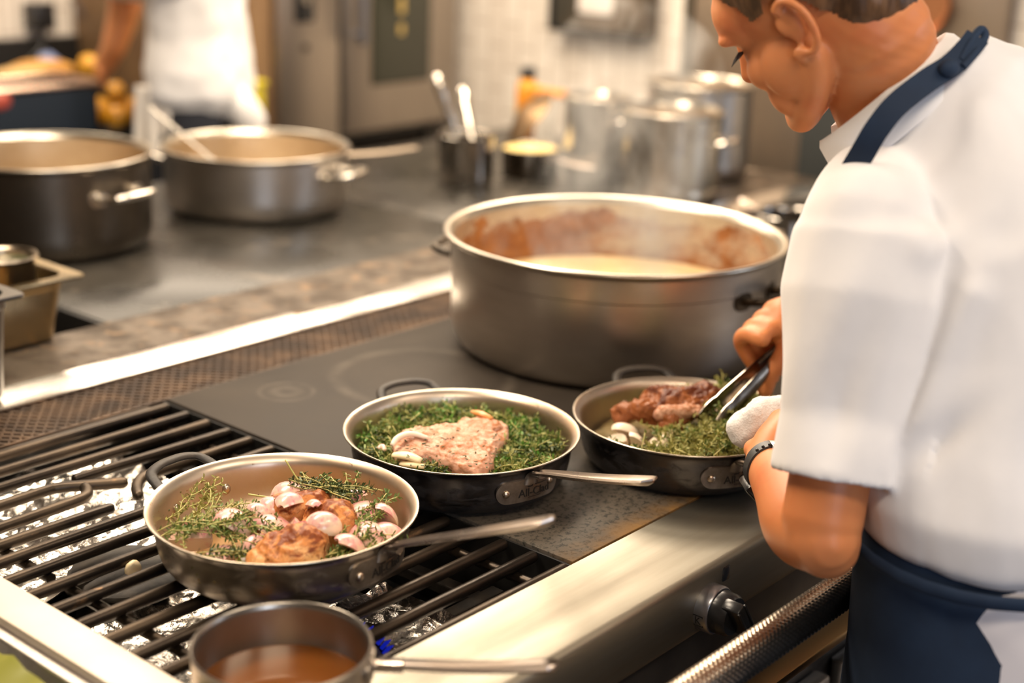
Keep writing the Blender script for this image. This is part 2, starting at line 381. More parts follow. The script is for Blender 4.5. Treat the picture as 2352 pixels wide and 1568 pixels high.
# pit below the grate
V = join(box((GX0-.004, GY0-.004, .79), (GX0, GY1, .905)), box((GX1, GY0, .79), (GX1+.003, GY1, TZ-.004)), box((GX0, GY1, .79), (GX1, GY1+.004, .905)),
         box((GX0, GY0-.006, .79), (GX1, GY0-.001, .912)), box((GX0, GY0, .786), (GX1, GY1, .795)))
link('burner_pit', mesh(*V), pit, range_, smooth=False)
# hot plate
pl = link('hot_plate', mesh(*box((0, 0, -.022), (1.0, .752, 0), .0015)), hot_plate, range_, world=False); pl.location = Vector((1.209, .909, TZ))-range_.location
link('hot_plate', mesh(*box((2.215, .909, TZ-.022), (RX1-.02, 1.661, TZ), .0015)), hob_m, range_)
# front rail: folded steel top and fascia
prof = [(.786, .846), (.785, .852), (.785, .912), (.787, .917), (.791, .9195), (.796, .9205), (.9045, .9205), (.906, .919), (.906, .80), (.9, .80), (.79, .842)]
def extrude_x(prof, x0, x1, n=1):
    return loft([[(x0+(x1-x0)*i/n, y, z) for y, z in prof] for i in range(n+1)])
link('front_rail', mesh(*extrude_x(prof, RX0, RX1)), steel_rail, range_)
link('control_panel', mesh(*box((RX0, .772+.02, .68), (RX1, .80, .85), .002)), dark_panel, range_, smooth=False)
link('oven_door', mesh(*box((.90, .775, .16), (1.62, .80, .655), .006)), steel, range_)
link('oven_door', mesh(*box((1.66, .775, .16), (2.40, .80, .655), .006)), steel, range_)
link('panel_ledge', mesh(*box((RX0, .735, .745), (RX1, .80, .757), .003)), M('brassy_ledge', (.45, .30, .14), metallic=1, rough=.35), range_)
# expanded metal vent
V = []
x0, x1, y0, y1 = -.2, 2.95, 1.668, 1.788
pitch = .0175; tn = math.tan(R(50)); wy = y1-y0
k = x0-wy
while k < x1:
    for sgn in (1, -1):
        a = (k, y0 if sgn > 0 else y1); b = (k+wy/tn, y1 if sgn > 0 else y0)
        if b[0] > x0 and a[0] < x1:
            d = Vector((b[0]-a[0], b[1]-a[1], 0)).normalized(); s = Vector((-d.y, d.x, 0))*(.0011 if sgn > 0 else .0022)
            A, B = Vector((a[0], a[1], TZ-.006)), Vector((b[0], b[1], TZ-.006)); h = Vector((0, 0, .0012 if sgn > 0 else .003))
            vv = [A-s, A+s, B+s, B-s, A-s-h, A+s-h, B+s-h, B-s-h]
            V.append(([tuple(q) for q in vv], [(0, 1, 2, 3), (7, 6, 5, 4), (0, 4, 5, 1), (1, 5, 6, 2), (2, 6, 7, 3), (3, 7, 4, 0)]))
    k += pitch
V.append(box((x0, y0-.003, TZ-.012), (x1, y0+.001, TZ-.003))); V.append(box((x0, y1-.002, TZ-.012), (x1, y1+.003, TZ-.003)))
link('vent_mesh', mesh(*join(*V)), vent_iron, range_, smooth=False)
link('vent_tray', mesh(*box((RX0, 1.666, .84), (RX1, 1.79, .846))), pit, range_, smooth=False)
# central strip; front band tilted down and brightened to imitate a lamp reflection
nx = 160; secs = []
ys = [1.786, 1.7885, 1.794, 1.803, 1.815, 1.828, 1.842, 1.856, 1.88, 1.92, 1.96, 2.00, 2.022, 2.026]
for i in range(nx+1):
    x = RX0+(RX1-RX0)*i/nx
    wob = .010*nz((x, 0, 0), 3.3)+.005*nz((x, 5, 0), 11)
    row = []
    for y in ys:
        t = max(0, (1.850+wob*2.2-y)/.06); z = TZ+.003-.0085*min(t, 1)**1.1 + .0012*nz((x, y, 0), 8)
        yy = y+wob*max(0, 1-(y-1.786)/.05)*.5
        if y in (1.786, 2.026): z -= .012
        row.append((x, yy, z))
    secs.append(row)
me = mesh(*loft([r+[(r[0][0], 2.026, TZ-.03), (r[0][0], 1.786, TZ-.03)] for r in secs]))
o = link('centre_strip', me, [strip_steel, strip_glint], range_, smooth=60)
for p in me.polygons:
    c = p.center+range_.location
    if abs(p.normal.z) > .2 and c.y < 1.852+.030*nz((c.x, 1, 0), 3.1)+.012*nz((c.x, 2, c.y), 14): p.material_index = 1
# far side of the island
link('hot_plate', mesh(*box((1.366, 2.03, TZ-.02), (2.34, 2.86, TZ), .002)), hob_m, range_)
link('hot_plate', mesh(*box((2.345, 2.03, TZ-.02), (RX1-.02, 2.86, TZ), .002)), hob_m, range_)
link('burner_pit', mesh(*join(box((RX0, 2.03, .80), (1.362, 2.86, .81)), box((1.354, 2.03, .80), (1.364, 2.86, TZ-.001)))), pit, range_, smooth=False)
link('back_rail', mesh(*box((RX0, 2.865, .85), (RX1, 2.93, TZ-.002), .004)), dark_panel, range_)
link('end_panel', mesh(*box((RX1-.018, .80, .3), (RX1, 2.93, TZ), .003)), steel, range_)

# side divider left of the grate, with the steel tub of greens beyond it
link('side_divider', mesh(*join(box((.692, .909, .86), (.742, 1.661, TZ+.004), .003), )), M('satin_divider', (.66, .57, .48), (.60, .51, .42), 4, metallic=.6, rough=.6), range_)
tub = empty('vegetable_tub', (.55, 1.15, .80), 'steel tub of green leaves at the near left corner of the range', 'container')
V = join(box((.676, .92, .80), (.690, 1.55, .915), .002), box((.30, .92, .80), (.306, 1.55, .915)), box((.30, .914, .80), (.69, .92, .915)), box((.30, 1.55, .80), (.69, 1.556, .915)), box((.30, .92, .798), (.69, 1.55, .802)))
link('tub_shell', mesh(*V), steel, tub, smooth=False)
def leaf_mesh(L, W, bend, ruff, seed, n=16, m=9):
    V, F = [], []
    for i in range(n+1):
        t = i/n; wd = W*math.sin(PI*min(1, t**.7*1.02+.02))**.6
        for j in range(m+1):
            u = j/m*2-1
            V.append((L*t, wd*u, bend*math.sin(PI*t*.8)+abs(u)*wd*.35+ruff*abs(u)**2*math.sin(t*40+seed+u*3)*.5))
    for i in range(n):
        for j in range(m):
            a = i*(m+1)+j; F.append((a, a+1, a+m+2, a+m+1))
    k = len(V); V += [(x, y, z-.0012) for x, y, z in V]; F += [tuple(q+k for q in f)[::-1] for f in F]
    return V, F
leafcols = [M('lettuce_green', (.22, .34, .03), (.42, .52, .06), 12, rough=.4), M('pale_leaf_rib', (.66, .64, .20), (.50, .58, .12), 10, rough=.4), M('olive_leaf', (.20, .20, .02), (.36, .33, .05), 9, rough=.4)]
for i, (x, y, z, a, L, W, c, lab) in enumerate(((.50, 1.30, .90, -70, .30, .05, 1, 'pale yellow-green leaf lying on top of the tub of greens, bottom left corner'),
        (.60, 1.36, .88, -82, .34, .045, 2, 'dark olive green leaf against the right wall of the tub of greens'),
        (.57, 1.12, .885, -95, .17, .05, 0, 'bright green leaf at the near end of the tub of greens'),
        (.45, 1.42, .87, -60, .30, .06, 0, 'broad mid-green leaf at the far left of the tub of greens'))):
    o = link('lettuce_leaf', mesh(*xf(leaf_mesh(L, W, .02, .008, i), Matrix.Translation((x, y, z)) @ Matrix.Rotation(R(a), 4, 'Z'))), leafcols[c]); tag(o, lab, 'leaf', 'leaves in the steel tub')

# knob
KX, KZ = 1.303, .874
kn = empty('k', (KX, .79, KZ)); kn.parent = range_; kn.location = Vector((KX, .79, KZ))-range_.location; kn.name = 'control_knob'
RXm = Matrix.Rotation(R(90), 4, 'X')     # lathe axis to -Y
def kl(name, vf, m, sm=True): return link(name, mesh(*xf(vf, RXm)), m, kn, world=False, smooth=sm)
kl('skirt_ring', lathe([(0, 0), (.0275, 0), (.0285, .002), (.0285, .020), (.027, .022), (.02, .022), (0, .022)], 48), ring_m)
kl('knob_dial', lathe([(0, .012), (.0245, .018), (.0255, .022), (.0245, .038), (.022, .042), (0, .043)], 48), plastic_k)
gb = join(box((-.0075, -.026, .034), (.0075, .026, .058), .003), box((-.0082, -.020, .056), (-.0050, .024, .0595), .001), box((.0050, -.020, .056), (.0082, .024, .0595), .001))
kl('grip_bar', xf(gb, Matrix.Rotation(R(35), 4, 'Z')), plastic_k)
def text_mesh(body, size, depth=.0004):
    c = bpy.data.curves.new('t', 'FONT'); c.body = body; c.size = size; c.extrude = depth; c.align_x = 'CENTER'; c.align_y = 'CENTER'
    o = bpy.data.objects.new('t', c); COL.objects.link(o); dg = bpy.context.evaluated_depsgraph_get()
    me = bpy.data.meshes.new_from_object(o.evaluated_get(dg)); r = unmesh(me); bpy.data.objects.remove(o); return r
def frame_sq(s, w, d=.0006):
    return join(box((-s, -s, 0), (s, -s+w, d)), box((-s, s-w, 0), (s, s, d)), box((-s, -s, 0), (-s+w, s, d)), box((s-w, -s, 0), (s, s, d)))
# K mark on the side of the ring, facing the camera
mk = join(text_mesh('K', .014), frame_sq(.0075, .0011))
mk2 = []
for x, y, z in mk[0]:
    a = R(192)-y/.0287; rr = .0287+z*.6; mk2.append((rr*math.cos(a), rr*math.sin(a), .011+x*.9))
link('knob_letter', mesh([(x, -z, y) for x, y, z in mk2], mk[1]), M('letter_black', (.01, .01, .01), rough=.5), kn, world=False, smooth=False)
link('valve_marker', mesh(*box((KX+.028, .783, KZ+.020), (KX+.042, .792, KZ+.038), .002)), plastic_k, range_)

# knurled guard rail
def knurl(x0, x1, cy, cz, r, p=.0076):
    n = 96; m = int((x1-x0)/p*4); V, F = [], []; ka = round(2*PI*r/p)
    for i in range(m+1):
        x = x0+(x1-x0)*i/m
        for j in range(n):
            a = 2*PI*j/n; h = .5+.5*math.sin((ka*a+2*PI*x/p))*1.0; g = .5+.5*math.sin((ka*a-2*PI*x/p))
            rr = r-.0015*(1-min(h, g)**.6)
            V.append((x, cy+rr*math.cos(a), cz+rr*math.sin(a)))
    for i in range(m):
        for j in range(n): k = (j+1) % n; F.append((i*n+j, i*n+k, (i+1)*n+k, (i+1)*n+j))
    return V, F
gr = empty('guard_rail', (1.3, .69, .885), None); gr.parent = range_; gr.location = Vector((1.3, .675, .885))-range_.location
link('knurled_tube', mesh(*knurl(.93, 1.66, .675, .893, .0220)), knurl_m, gr, smooth='all')
link('rail_tube', mesh(*tube([(-.3, .675, .893), (.93, .675, .893)], .0210, 32)), knurl_m, gr)
link('rail_tube', mesh(*tube([(1.66, .675, .893), (3.4, .675, .893)], .0210, 32)), knurl_m, gr)
for x in (.2, 2.2, 3.2): link('rail_bracket', mesh(*tube([(x, .675, .888), (x, .80, .888)], .011, 16)), knurl_m, gr)

# ------------------------------------------------------------------ grates (front and back halves lift off separately)
by = [.913+.0458*n for n in range(17)]
BR = .0072
def bar(P): return mesh(*tube(P, BR, 14, round_end=True))
def grate(name, idx, label):
    yc = sum(by[i] for i in idx)/len(idx); g = empty(name, (.97, yc, TZ), label, 'grate', 'cast burner grates')
    zb = TZ-BR
    for i in idx:
        y = by[i]; xl, xr = GX0+.006, GX1-.008
        if i == 16: pieces = [[(xl, y, zb), (xr, y, zb)], [(xl, y+.014, zb-.004), (xr-.02, y+.014, zb-.004)]]
        elif i == 13: pieces = [[(xl, y-.004, zb), (.90, y, zb), (.93, y-.003, zb), (.955, y-.018, zb), (.995, y-.045, zb)], [(.962, y+.006, zb), (xr, y, zb)]]
        elif i == 12: pieces = [[(xl, y-.012, zb), (.90, y-.008, zb), (.935, y-.004, zb), (.948, y+.008, zb), (.953, y+.020, zb)], [(.985, y-.045, zb), (1.0, y-.022, zb), (1.022, y-.004, zb), (1.06, y, zb), (xr, y, zb)]]
        elif i == 11: pieces = [[(xl, y-.006, zb), (.937, y-.008, zb)], [(1.07, y, zb), (xr, y, zb)]]
        else: pieces = [[(xl, y, zb), (xr, y, zb)]]
        for p in pieces:
            q = spline(p, 5) if len(p) > 2 else p
            link('bar', bar([tuple(a) for a in q]), bar_iron, g)
    ya, yb_ = by[idx[0]]-.004, by[idx[-1]]+.006
    for x in (.80, 1.165): link('cross_bar', mesh(*tube([(x, ya, zb-.013), (x, yb_, zb-.013)], .0062, 12)), bar_iron, g)
grate('burner_grate', list(range(0, 9)), 'black iron bar grate under the front sauté pan, nearest the steel rail')
grate('burner_grate', list(range(9, 17)), 'black iron bar grate behind the front sauté pan with bent bars over foil')
# burners
def burner(x, y, lab):
    b = empty('gas_burner', (x, y, .80), lab, 'burner', 'burners below the grates')
    link('burner_body', mesh(*lathe([(0, 0), (.055, 0), (.06, .01), (.045, .05), (.062, .058), (.066, .066), (.060, .072), (.02, .078), (0, .078)], 40, loc=(x, y, .80))), char, b)
    link('burner_arm', mesh(*box((x+.04, y-.015, .815), (x+.2 if x < 1 else x+.08, y+.015, .845), .004)), char, b)
    return b
burner(.905, 1.335, 'dark conical gas burner seen between bars left of the front pan')
b2 = burner(.925, 1.02, 'gas burner under the small saucepan with blue flames at its edge')
# blue flames
fl = T('blue_flame'); fl.out((0, 0, .02), 0, .5, **{'Emission Color': (.01, .035, 1, 1), 'Emission Strength': .5}); fl = fl.m
V = []
for a in range(0, 360, 9):
    x, y = .925+.067*math.cos(R(a)), 1.02+.067*math.sin(R(a)); x2, y2 = .925+.078*math.cos(R(a)), 1.02+.078*math.sin(R(a))
    V.append(tube([(x, y, .868), ((x+x2)/2, (y+y2)/2, .874), (x2, y2, .877)], [.0022, .0024, .0004], 8))
link('flame_ring', mesh(*join(*V)), fl, b2)
# foil lined drip tray: crumpled sheet
def foil(name, xa, xb, ya, yb, z, amp, seed, m, lab, n=110):
    V, F = [], []
    for i in range(n+1):
        for j in range(n+1):
            x, y = xa+(xb-xa)*i/n, ya+(yb-ya)*j/n; p = (x, y, 0)
            h = 0
            for s, a in ((14, 1), (31, .55), (70, .25)): h += a*(1-2*abs(nz(p, s, seed)))
            e = min(i, n-i, j, n-j)/n; h2 = .012*max(0, 1-e*9)
            V.append((x, y, z+amp*h+h2))
    for i in range(n):
        for j in range(n): a = i*(n+1)+j; F.append((a, a+1, a+n+2, a+n+1))
    k = len(V); V += [(x, y, q-.002) for x, y, q in V]; F += [tuple(t+k for t in f)[::-1] for f in F]
    o = link(name, mesh(V, F), m, smooth='all'); tag(o, lab, 'foil', 'foil linings under the grates'); return o
foil('foil_lining', .748, 1.05, .92, 1.30, .822, .010, 3, foil_m, 'grease-spotted crumpled foil under the grate bars at lower left')
foil('foil_lining', .76, 1.09, 1.33, 1.655, .852, .012, 9, foil_clean, 'bright clean foil under the bent bars behind the front pan')
foil('foil_lining', 1.00, 1.10, .925, 1.10, .846, .006, 5, foil_m, 'small crumpled foil wrapped beside the blue flame right of the saucepan', 60)
link('burner_crossrail', mesh(*join(box((1.095, .93, .84), (1.115, 1.62, .852), .002), box((1.165, .93, .835), (1.185, 1.62, .85), .002), box((1.10, 1.00, .842), (1.20, 1.02, .854), .002))), char, range_, smooth=False)
# scraps on the range
def scrap(name, p, r, m, lab, cat, rot=(0, 0, 0)):
    v = ell((0, 0, 0), r, Euler(rot).to_matrix(), 2); v = ([(x+.3*r[2]*nz((x, y, z), 90), y+.3*r[2]*nz((y, z, x), 90), z) for x, y, z in v[0]], v[1])
    o = link(name, mesh(*mv(v, p)), m, smooth='all'); return tag(o, lab, cat)
scrap('onion_scrap', (.873, 1.272, .905), (.016, .006, .010), garlic, 'pale sliver of onion skin fallen between the bars left of the front pan', 'food scrap', (.4, .5, .5))
scrap('orange_scrap', (.815, 1.02, .872), (.016, .016, .009), M('orange_matte', (.75, .26, .03), rough=.4), 'orange scrap lying under the bars beside the small saucepan', 'food scrap')  # small flattened orange lump below the bars

# ------------------------------------------------------------------ pans
def wrapx(vf, r, zc, a0=0.):
    """bend flat (x along the arc, y up, z outward) geometry round a cylinder whose outward direction is +X at azimuth a0"""
    V = []
    for x, y, z in vf[0]:
        a = a0+x/r; V.append(((r+z)*math.cos(a), (r+z)*math.sin(a), zc+y))
    return V, vf[1]
def rounded_rect(L, H, T_, n=10, nx=18):
    """stadium plate L x H, thickness T_, subdivided along x so it can be bent"""
    r = H/2; top, bot = [], []
    xs = [-L/2+r-r*math.cos(PI/2*i/n) for i in range(n)]+[-L/2+r+(L-2*r)*i/nx for i in range(nx+1)]+[L/2-r+r*math.sin(PI/2*(i+1)/n) for i in range(n)]
    V, F = [], []
    for x in xs:
        d = max(0, abs(x)-(L/2-r)); h = max(math.sqrt(max(0, r*r-d*d)), .0004)
        V += [(x, -h, 0), (x, -h+.0008, T_), (x, h-.0008, T_), (x, h, 0)]
    for i in range(len(xs)-1):
        a, b = 4*i, 4*i+4
        for k in range(4): F.append((a+k, a+(k+1) % 4, b+(k+1) % 4, b+k))
    F += [(3, 2, 1, 0), (len(V)-4, len(V)-3, len(V)-2, len(V)-1)]
    return V, F
def handle_vf(L, rise, w0, w1, x0, z0, drop=.004):
    """channelled steel handle: U section, hollow side up"""
    secs = []; n = 28
    for i in range(n+1):
        t = i/n; x = x0+L*t; z = z0+rise*(t**.85) - drop*math.sin(PI*t)
        w = w0+(w1-w0)*min(1, t*1.25)
        e = (1-t)*L
        if e < w1*.5: w *= math.sqrt(max(.02, 1-(1-e/(w1*.5))**2))
        h = .0065*min(1, w/w1+.3)
        sec = []
        for k in range(9): u = -1+2*k/8; sec.append((x, w/2*u*1.0, z-h*(1-abs(u)**2.2)))
        for k in range(9): u = 1-2*k/8; sec.append((x, w/2*u*.84, z+.0022-h*(1-abs(u)**2.2)*.98))
        secs.append(sec)
    return loft(secs)
def wavy_logo():
    """the little swoosh and rule above the letters"""
    P = [(-.014, .0), (-.008, .0004), (-.005, .0045), (-.002, .006), (0, .005), (-.003, .0015), (.004, .0016), (.016, .0016)]
    return tube([(x, y, .0006) for x, y in P], .00045, 6, up=(0, 0, 1))
def saute_pan(loc, az, hz, label, out_m, soot=True, hl=.205, helper=180, text=True):
    p = empty('saute_pan', loc, label, 'pan', None, R(az))
    def L(name, vf, m, par=p, sm=True): return link(name, mesh(*vf), m, par, world=False, smooth=sm)
    prof = [(0, 0), (.100, 0), (.112, .0015), (.124, .007), (.1325, .016), (.1372, .028), (.1395, .042), (.1412, .056), (.1440, .0625), (.1492, .0668)]
    L('outer_wall', lathe(spline(prof, 3), 128), out_m, sm=60)
    inner = [(.1500, .0680), (.1490, .0690), (.1455, .0672), (.1412, .0625), (.1388, .056), (.1372, .042), (.1350, .029), (.1300, .0175), (.1215, .009), (.110, .0045), (.098, .003), (0, .003)]
    L('inner_wall', lathe([(.1492, .0668)]+[tuple(q) for q in spline(inner[:-1], 3)]+[(0, .003)], 128), pan_in, sm=60)
    L('rim', lathe([tuple(q) for q in spline([(.1488, .0668), (.1503, .0672), (.1506, .0682), (.1497, .0692), (.1482, .0684)], 3)]+[(.1488, .0668)], 128), lip_m, sm=80)
    # handle with bracket
    h = L('handle', handle_vf(hl, hz-.060, .014, .030, .148, .060), handle_m)
    L('bracket', wrapx(rounded_rect(.092, .030, .0026), .1402, .037), bracket_m, h)
    nk = spline([(.1415, 0, .045, .011), (.1425, 0, .053, .009), (.146, 0, .058, .007), (.153, 0, .0595, .0062), (.165, 0, .0615, .006)], 4)
    L('bracket_neck', tube([q[:3] for q in nk], [q[3] for q in nk], 14, flat=.45, up=(1, 0, 0.2)), bracket_m, h)
    for s in (-1, 1): L('rivet', wrapx(xf(ell((0, 0, 0), (.0052, .0052, .0032), lvl=2), Matrix.Translation((s*.033, -.0005 if s < 0 else .004, .0026))), .1402, .037), rivet_m, h)
    if text:
        L('lettering', wrapx(mv(text_mesh('All-Clad', .0145, .0004), (.007, -.0035, .0029)), .1402, .037), emboss_m, h, False)
        L('logo_line', wrapx(mv(wavy_logo(), (.010, .004, .0027)), .1402, .037), emboss_m, h)
        L('small_lettering', wrapx(mv(join(*[box((-.009+.0022*i, 0, 0), (-.0075+.0022*i, .001, .0002)) for i in range(9)]), (.006, -.0102, .0027)), .1402, .037), emboss_m, h, False)
    # helper loop
    ha = R(helper); c, s_ = math.cos(ha), math.sin(ha)
    loc2 = lambda r, t, z: (r*c-t*s_, r*s_+t*c, z)
    P = [loc2(.137, -.042, .050), loc2(.155, -.043, .058), loc2(.176, -.037, .066), loc2(.183, -.020, .070), loc2(.184, 0, .071), loc2(.183, .020, .070), loc2(.176, .037, .066), loc2(.155, .043, .058), loc2(.137, .042, .050)]
    hh = L('helper_handle', tube([tuple(q) for q in spline(P, 5)], .0068, 14, flat=.62), char)
    for s in (-1, 1):
        a = ha-R(-.7)+s*.285; r = .1372
        L('rivet', ell((r*math.cos(a), r*math.sin(a), .037), (.0055, .0055, .0068), lvl=3), rivet_m, hh)
        a = s*.235
        L('rivet', ell((.1375*math.cos(a), .1375*math.sin(a), .042), (.0045, .0045, .0055), lvl=3), rivet_m, p)
    return p
PAN1, PAN2, PAN3 = (.983, 1.143, TZ), (1.296, 1.161, TZ), (1.548, .989, TZ)
saute_pan(PAN1, -84, .152, 'front brushed sauté pan on the iron bars holding shallots and browned meat', pan_out1, helper=178)
saute_pan(PAN2, -102, .124, 'dark-sided middle sauté pan on the hot plate full of green herbs round one pork piece', pan_out2, helper=170)
saute_pan(PAN3, -119, .120, 'dark sauté pan nearest the cook in white, with tongs reaching into it', pan_out2, helper=174)

# ------------------------------------------------------------------ food
def sprig(P, n_leaf, size, seed, leafm=0, spread=1.0, stem_r=.0007):
    """thyme sprig along points P: stem plus opposite leaf clusters; returns mesh with 2 material slots (stem, leaf)"""
    rr = random.Random(seed); q = spline(P, 6); fr = frames(q, (0, 0, 1)); st = tube([f[0] for f in fr], stem_r, 6)
    V, F = [], []
    def leaf(o, d, nn, s):
        d = d.normalized(); sd = d.cross(nn)
        if sd.length < 1e-3: sd = Vector((1, 0, 0))
        sd.normalize(); nn = sd.cross(d); k = len(V)
        pts = [o, o+d*s*.35+sd*s*.16+nn*s*.06, o+d*s*.75+sd*s*.13+nn*s*.05, o+d*s, o+d*s*.75-sd*s*.13+nn*s*.05, o+d*s*.35-sd*s*.16+nn*s*.06, o+d*s*.5-nn*s*.02]
        V.extend(tuple(a) for a in pts)
        for i in range(6): F.append((k+6, k+i, k+(i+1) % 6))
    for i in range(n_leaf):
        t = (i+.5)/n_leaf; p, tt, s, nn = fr[min(len(fr)-1, int(t*len(fr)))]
        for c in range(rr.choice((2, 3, 4))):
            a = rr.uniform(0, 2*PI); d = s*math.cos(a)+nn*math.sin(a)+tt*rr.uniform(.2, .9)
            n2 = Vector((rr.uniform(-1, 1), rr.uniform(-1, 1), rr.uniform(.2, 1))).normalized()
            leaf(p+tt*rr.uniform(-.002, .002), d*spread, n2, size*rr.uniform(.6, 1.15))
    return st, (V, F)
def sprig_obj(name, sp, mats, label=None, cat='herb sprig', group=None, parent=None):
    Vt, Ft = join(*sp); me = mesh(Vt, Ft); o = link(name, me, mats, parent, smooth='all')
    n = len(sp[0][1])
    for i, p in enumerate(me.polygons): p.material_index = 0 if i < n else 1
    if label: tag(o, label, cat, group)
    return o
def W(pan, dx, dy, z): return (pan[0]+dx, pan[1]+dy, pan[2]+z)
# screen-aligned helper axes on the table: a = to the right in the picture, b = away from the camera
def PZ(x, y, z):
    v = fw+rt*((x-1176)/FPX)-up*((y-784)/FPX); t = (z-CAM.z)/v.z; return CAM+v*t
Zd0 = Vector((0, 0, 1))
AX = Vector((math.cos(YAW), -math.sin(YAW), 0)); BX = Vector((math.sin(YAW), math.cos(YAW), 0))
def T_(pan, a, b, z): v = Vector(pan)+AX*a+BX*b; return (v.x, v.y, pan[2]+z)
def blob_meat(name, prims, m, label, cat, seed=1, amp=.004, voxel=.0022, par=None, sc=38):
    def d(p, n): return p+n*(amp*fbm(p, sc, seed)+amp*.35*fbm(p, sc*4, seed))
    o = link(name, bake(join(*prims), voxel, 5, .5, d), m, smooth='all', parent=par)
    return tag(o, label, cat)
rz = lambda a, b=0, c=0: Euler((R(b), R(c), R(a))).to_matrix()
# pan 1: three browned pieces
blob_meat('meat_piece', [ell(T_(PAN1, .020, -.068, .036), (.042, .034, .032), rz(-40)), ell(T_(PAN1, .028, -.062, .046), (.033, .030, .026), rz(-20)), ell(T_(PAN1, -.008, -.078, .030), (.022, .022, .022))],
          meat_br, 'browned meat piece at the near edge of the front pan', 'meat', 2)
blob_meat('meat_piece', [ell(T_(PAN1, .052, .008, .040), (.034, .036, .032), rz(10)), ell(T_(PAN1, .058, .000, .046), (.028, .03, .026), rz(20))],
          meat_br, 'golden rounded meat piece right of centre in the front pan', 'meat', 5)
blob_meat('meat_piece', [ell(T_(PAN1, .010, .030, .044), (.040, .026, .028), rz(-30)), ell(T_(PAN1, .028, .038, .050), (.026, .02, .018), rz(0))],
          meat_br, 'dark-crusted meat piece behind the other two in the front pan', 'meat', 8)
def petal(c, rx, ry, rz_, rot, thick=.004, span=1.3, seed=1):
    """curved shallot layer: part of a thick ellipsoid shell"""
    n, m = 14, 12; V, F = [], []
    for sh in (1, 1-thick/rx):
        for i in range(n+1):
            for j in range(m+1):
                a = -span/2*PI/2+span*PI/2*i/n; b = -PI/2*.86+PI*.86*j/m*.98
                V.append((rx*sh*math.cos(a)*math.cos(b), ry*sh*math.sin(a)*math.cos(b), rz_*sh*math.sin(b)))
    k = (n+1)*(m+1); g = lambda i, j: i*(m+1)+j
    for i in range(n):
        for j in range(m): F.append((g(i, j), g(i+1, j), g(i+1, j+1), g(i, j+1))); F.append((k+g(i, j+1), k+g(i+1, j+1), k+g(i+1, j), k+g(i, j)))
    for i in range(n): F.append((g(i+1, 0), g(i, 0), k+g(i, 0), k+g(i+1, 0))); F.append((g(i, m), g(i+1, m), k+g(i+1, m), k+g(i, m)))
    for j in range(m): F.append((g(0, j), g(0, j+1), k+g(0, j+1), k+g(0, j))); F.append((g(n, j+1), g(n, j), k+g(n, j), k+g(n, j+1)))
    M_ = Matrix.Translation(c) @ Euler([R(q) for q in rot]).to_matrix().to_4x4()
    return xf((V, F), M_)
def wedge(c, s, rot, seed):
    """chunky shallot wedge: rounded back, two flat cut faces"""
    n, m = 12, 12; V, F = [], []
    prof = []
    for i in range(n+1):
        a = -PI/2+PI*i/n; r = s*math.cos(a)**.8 if abs(a) < PI/2-.01 else 0; z = s*1.25*math.sin(a)
        row = [(0, 0, z)]
        for j in range(m+1):
            b = -R(52)+R(104)*j/m; row.append((max(r, .0004)*math.cos(b)*1.05, max(r, .0004)*math.sin(b)*1.1, z))
        prof.append([(x-.35*s, y, zz) for x, y, zz in row])
    V, F = loft(prof)
    V = [(x+.06*s*nz((x, y, z), 60, seed), y+.06*s*nz((y, z, x), 60, seed), z) for x, y, z in V]
    return xf((V, F), Matrix.Translation(c) @ Euler([R(q) for q in rot]).to_matrix().to_4x4())
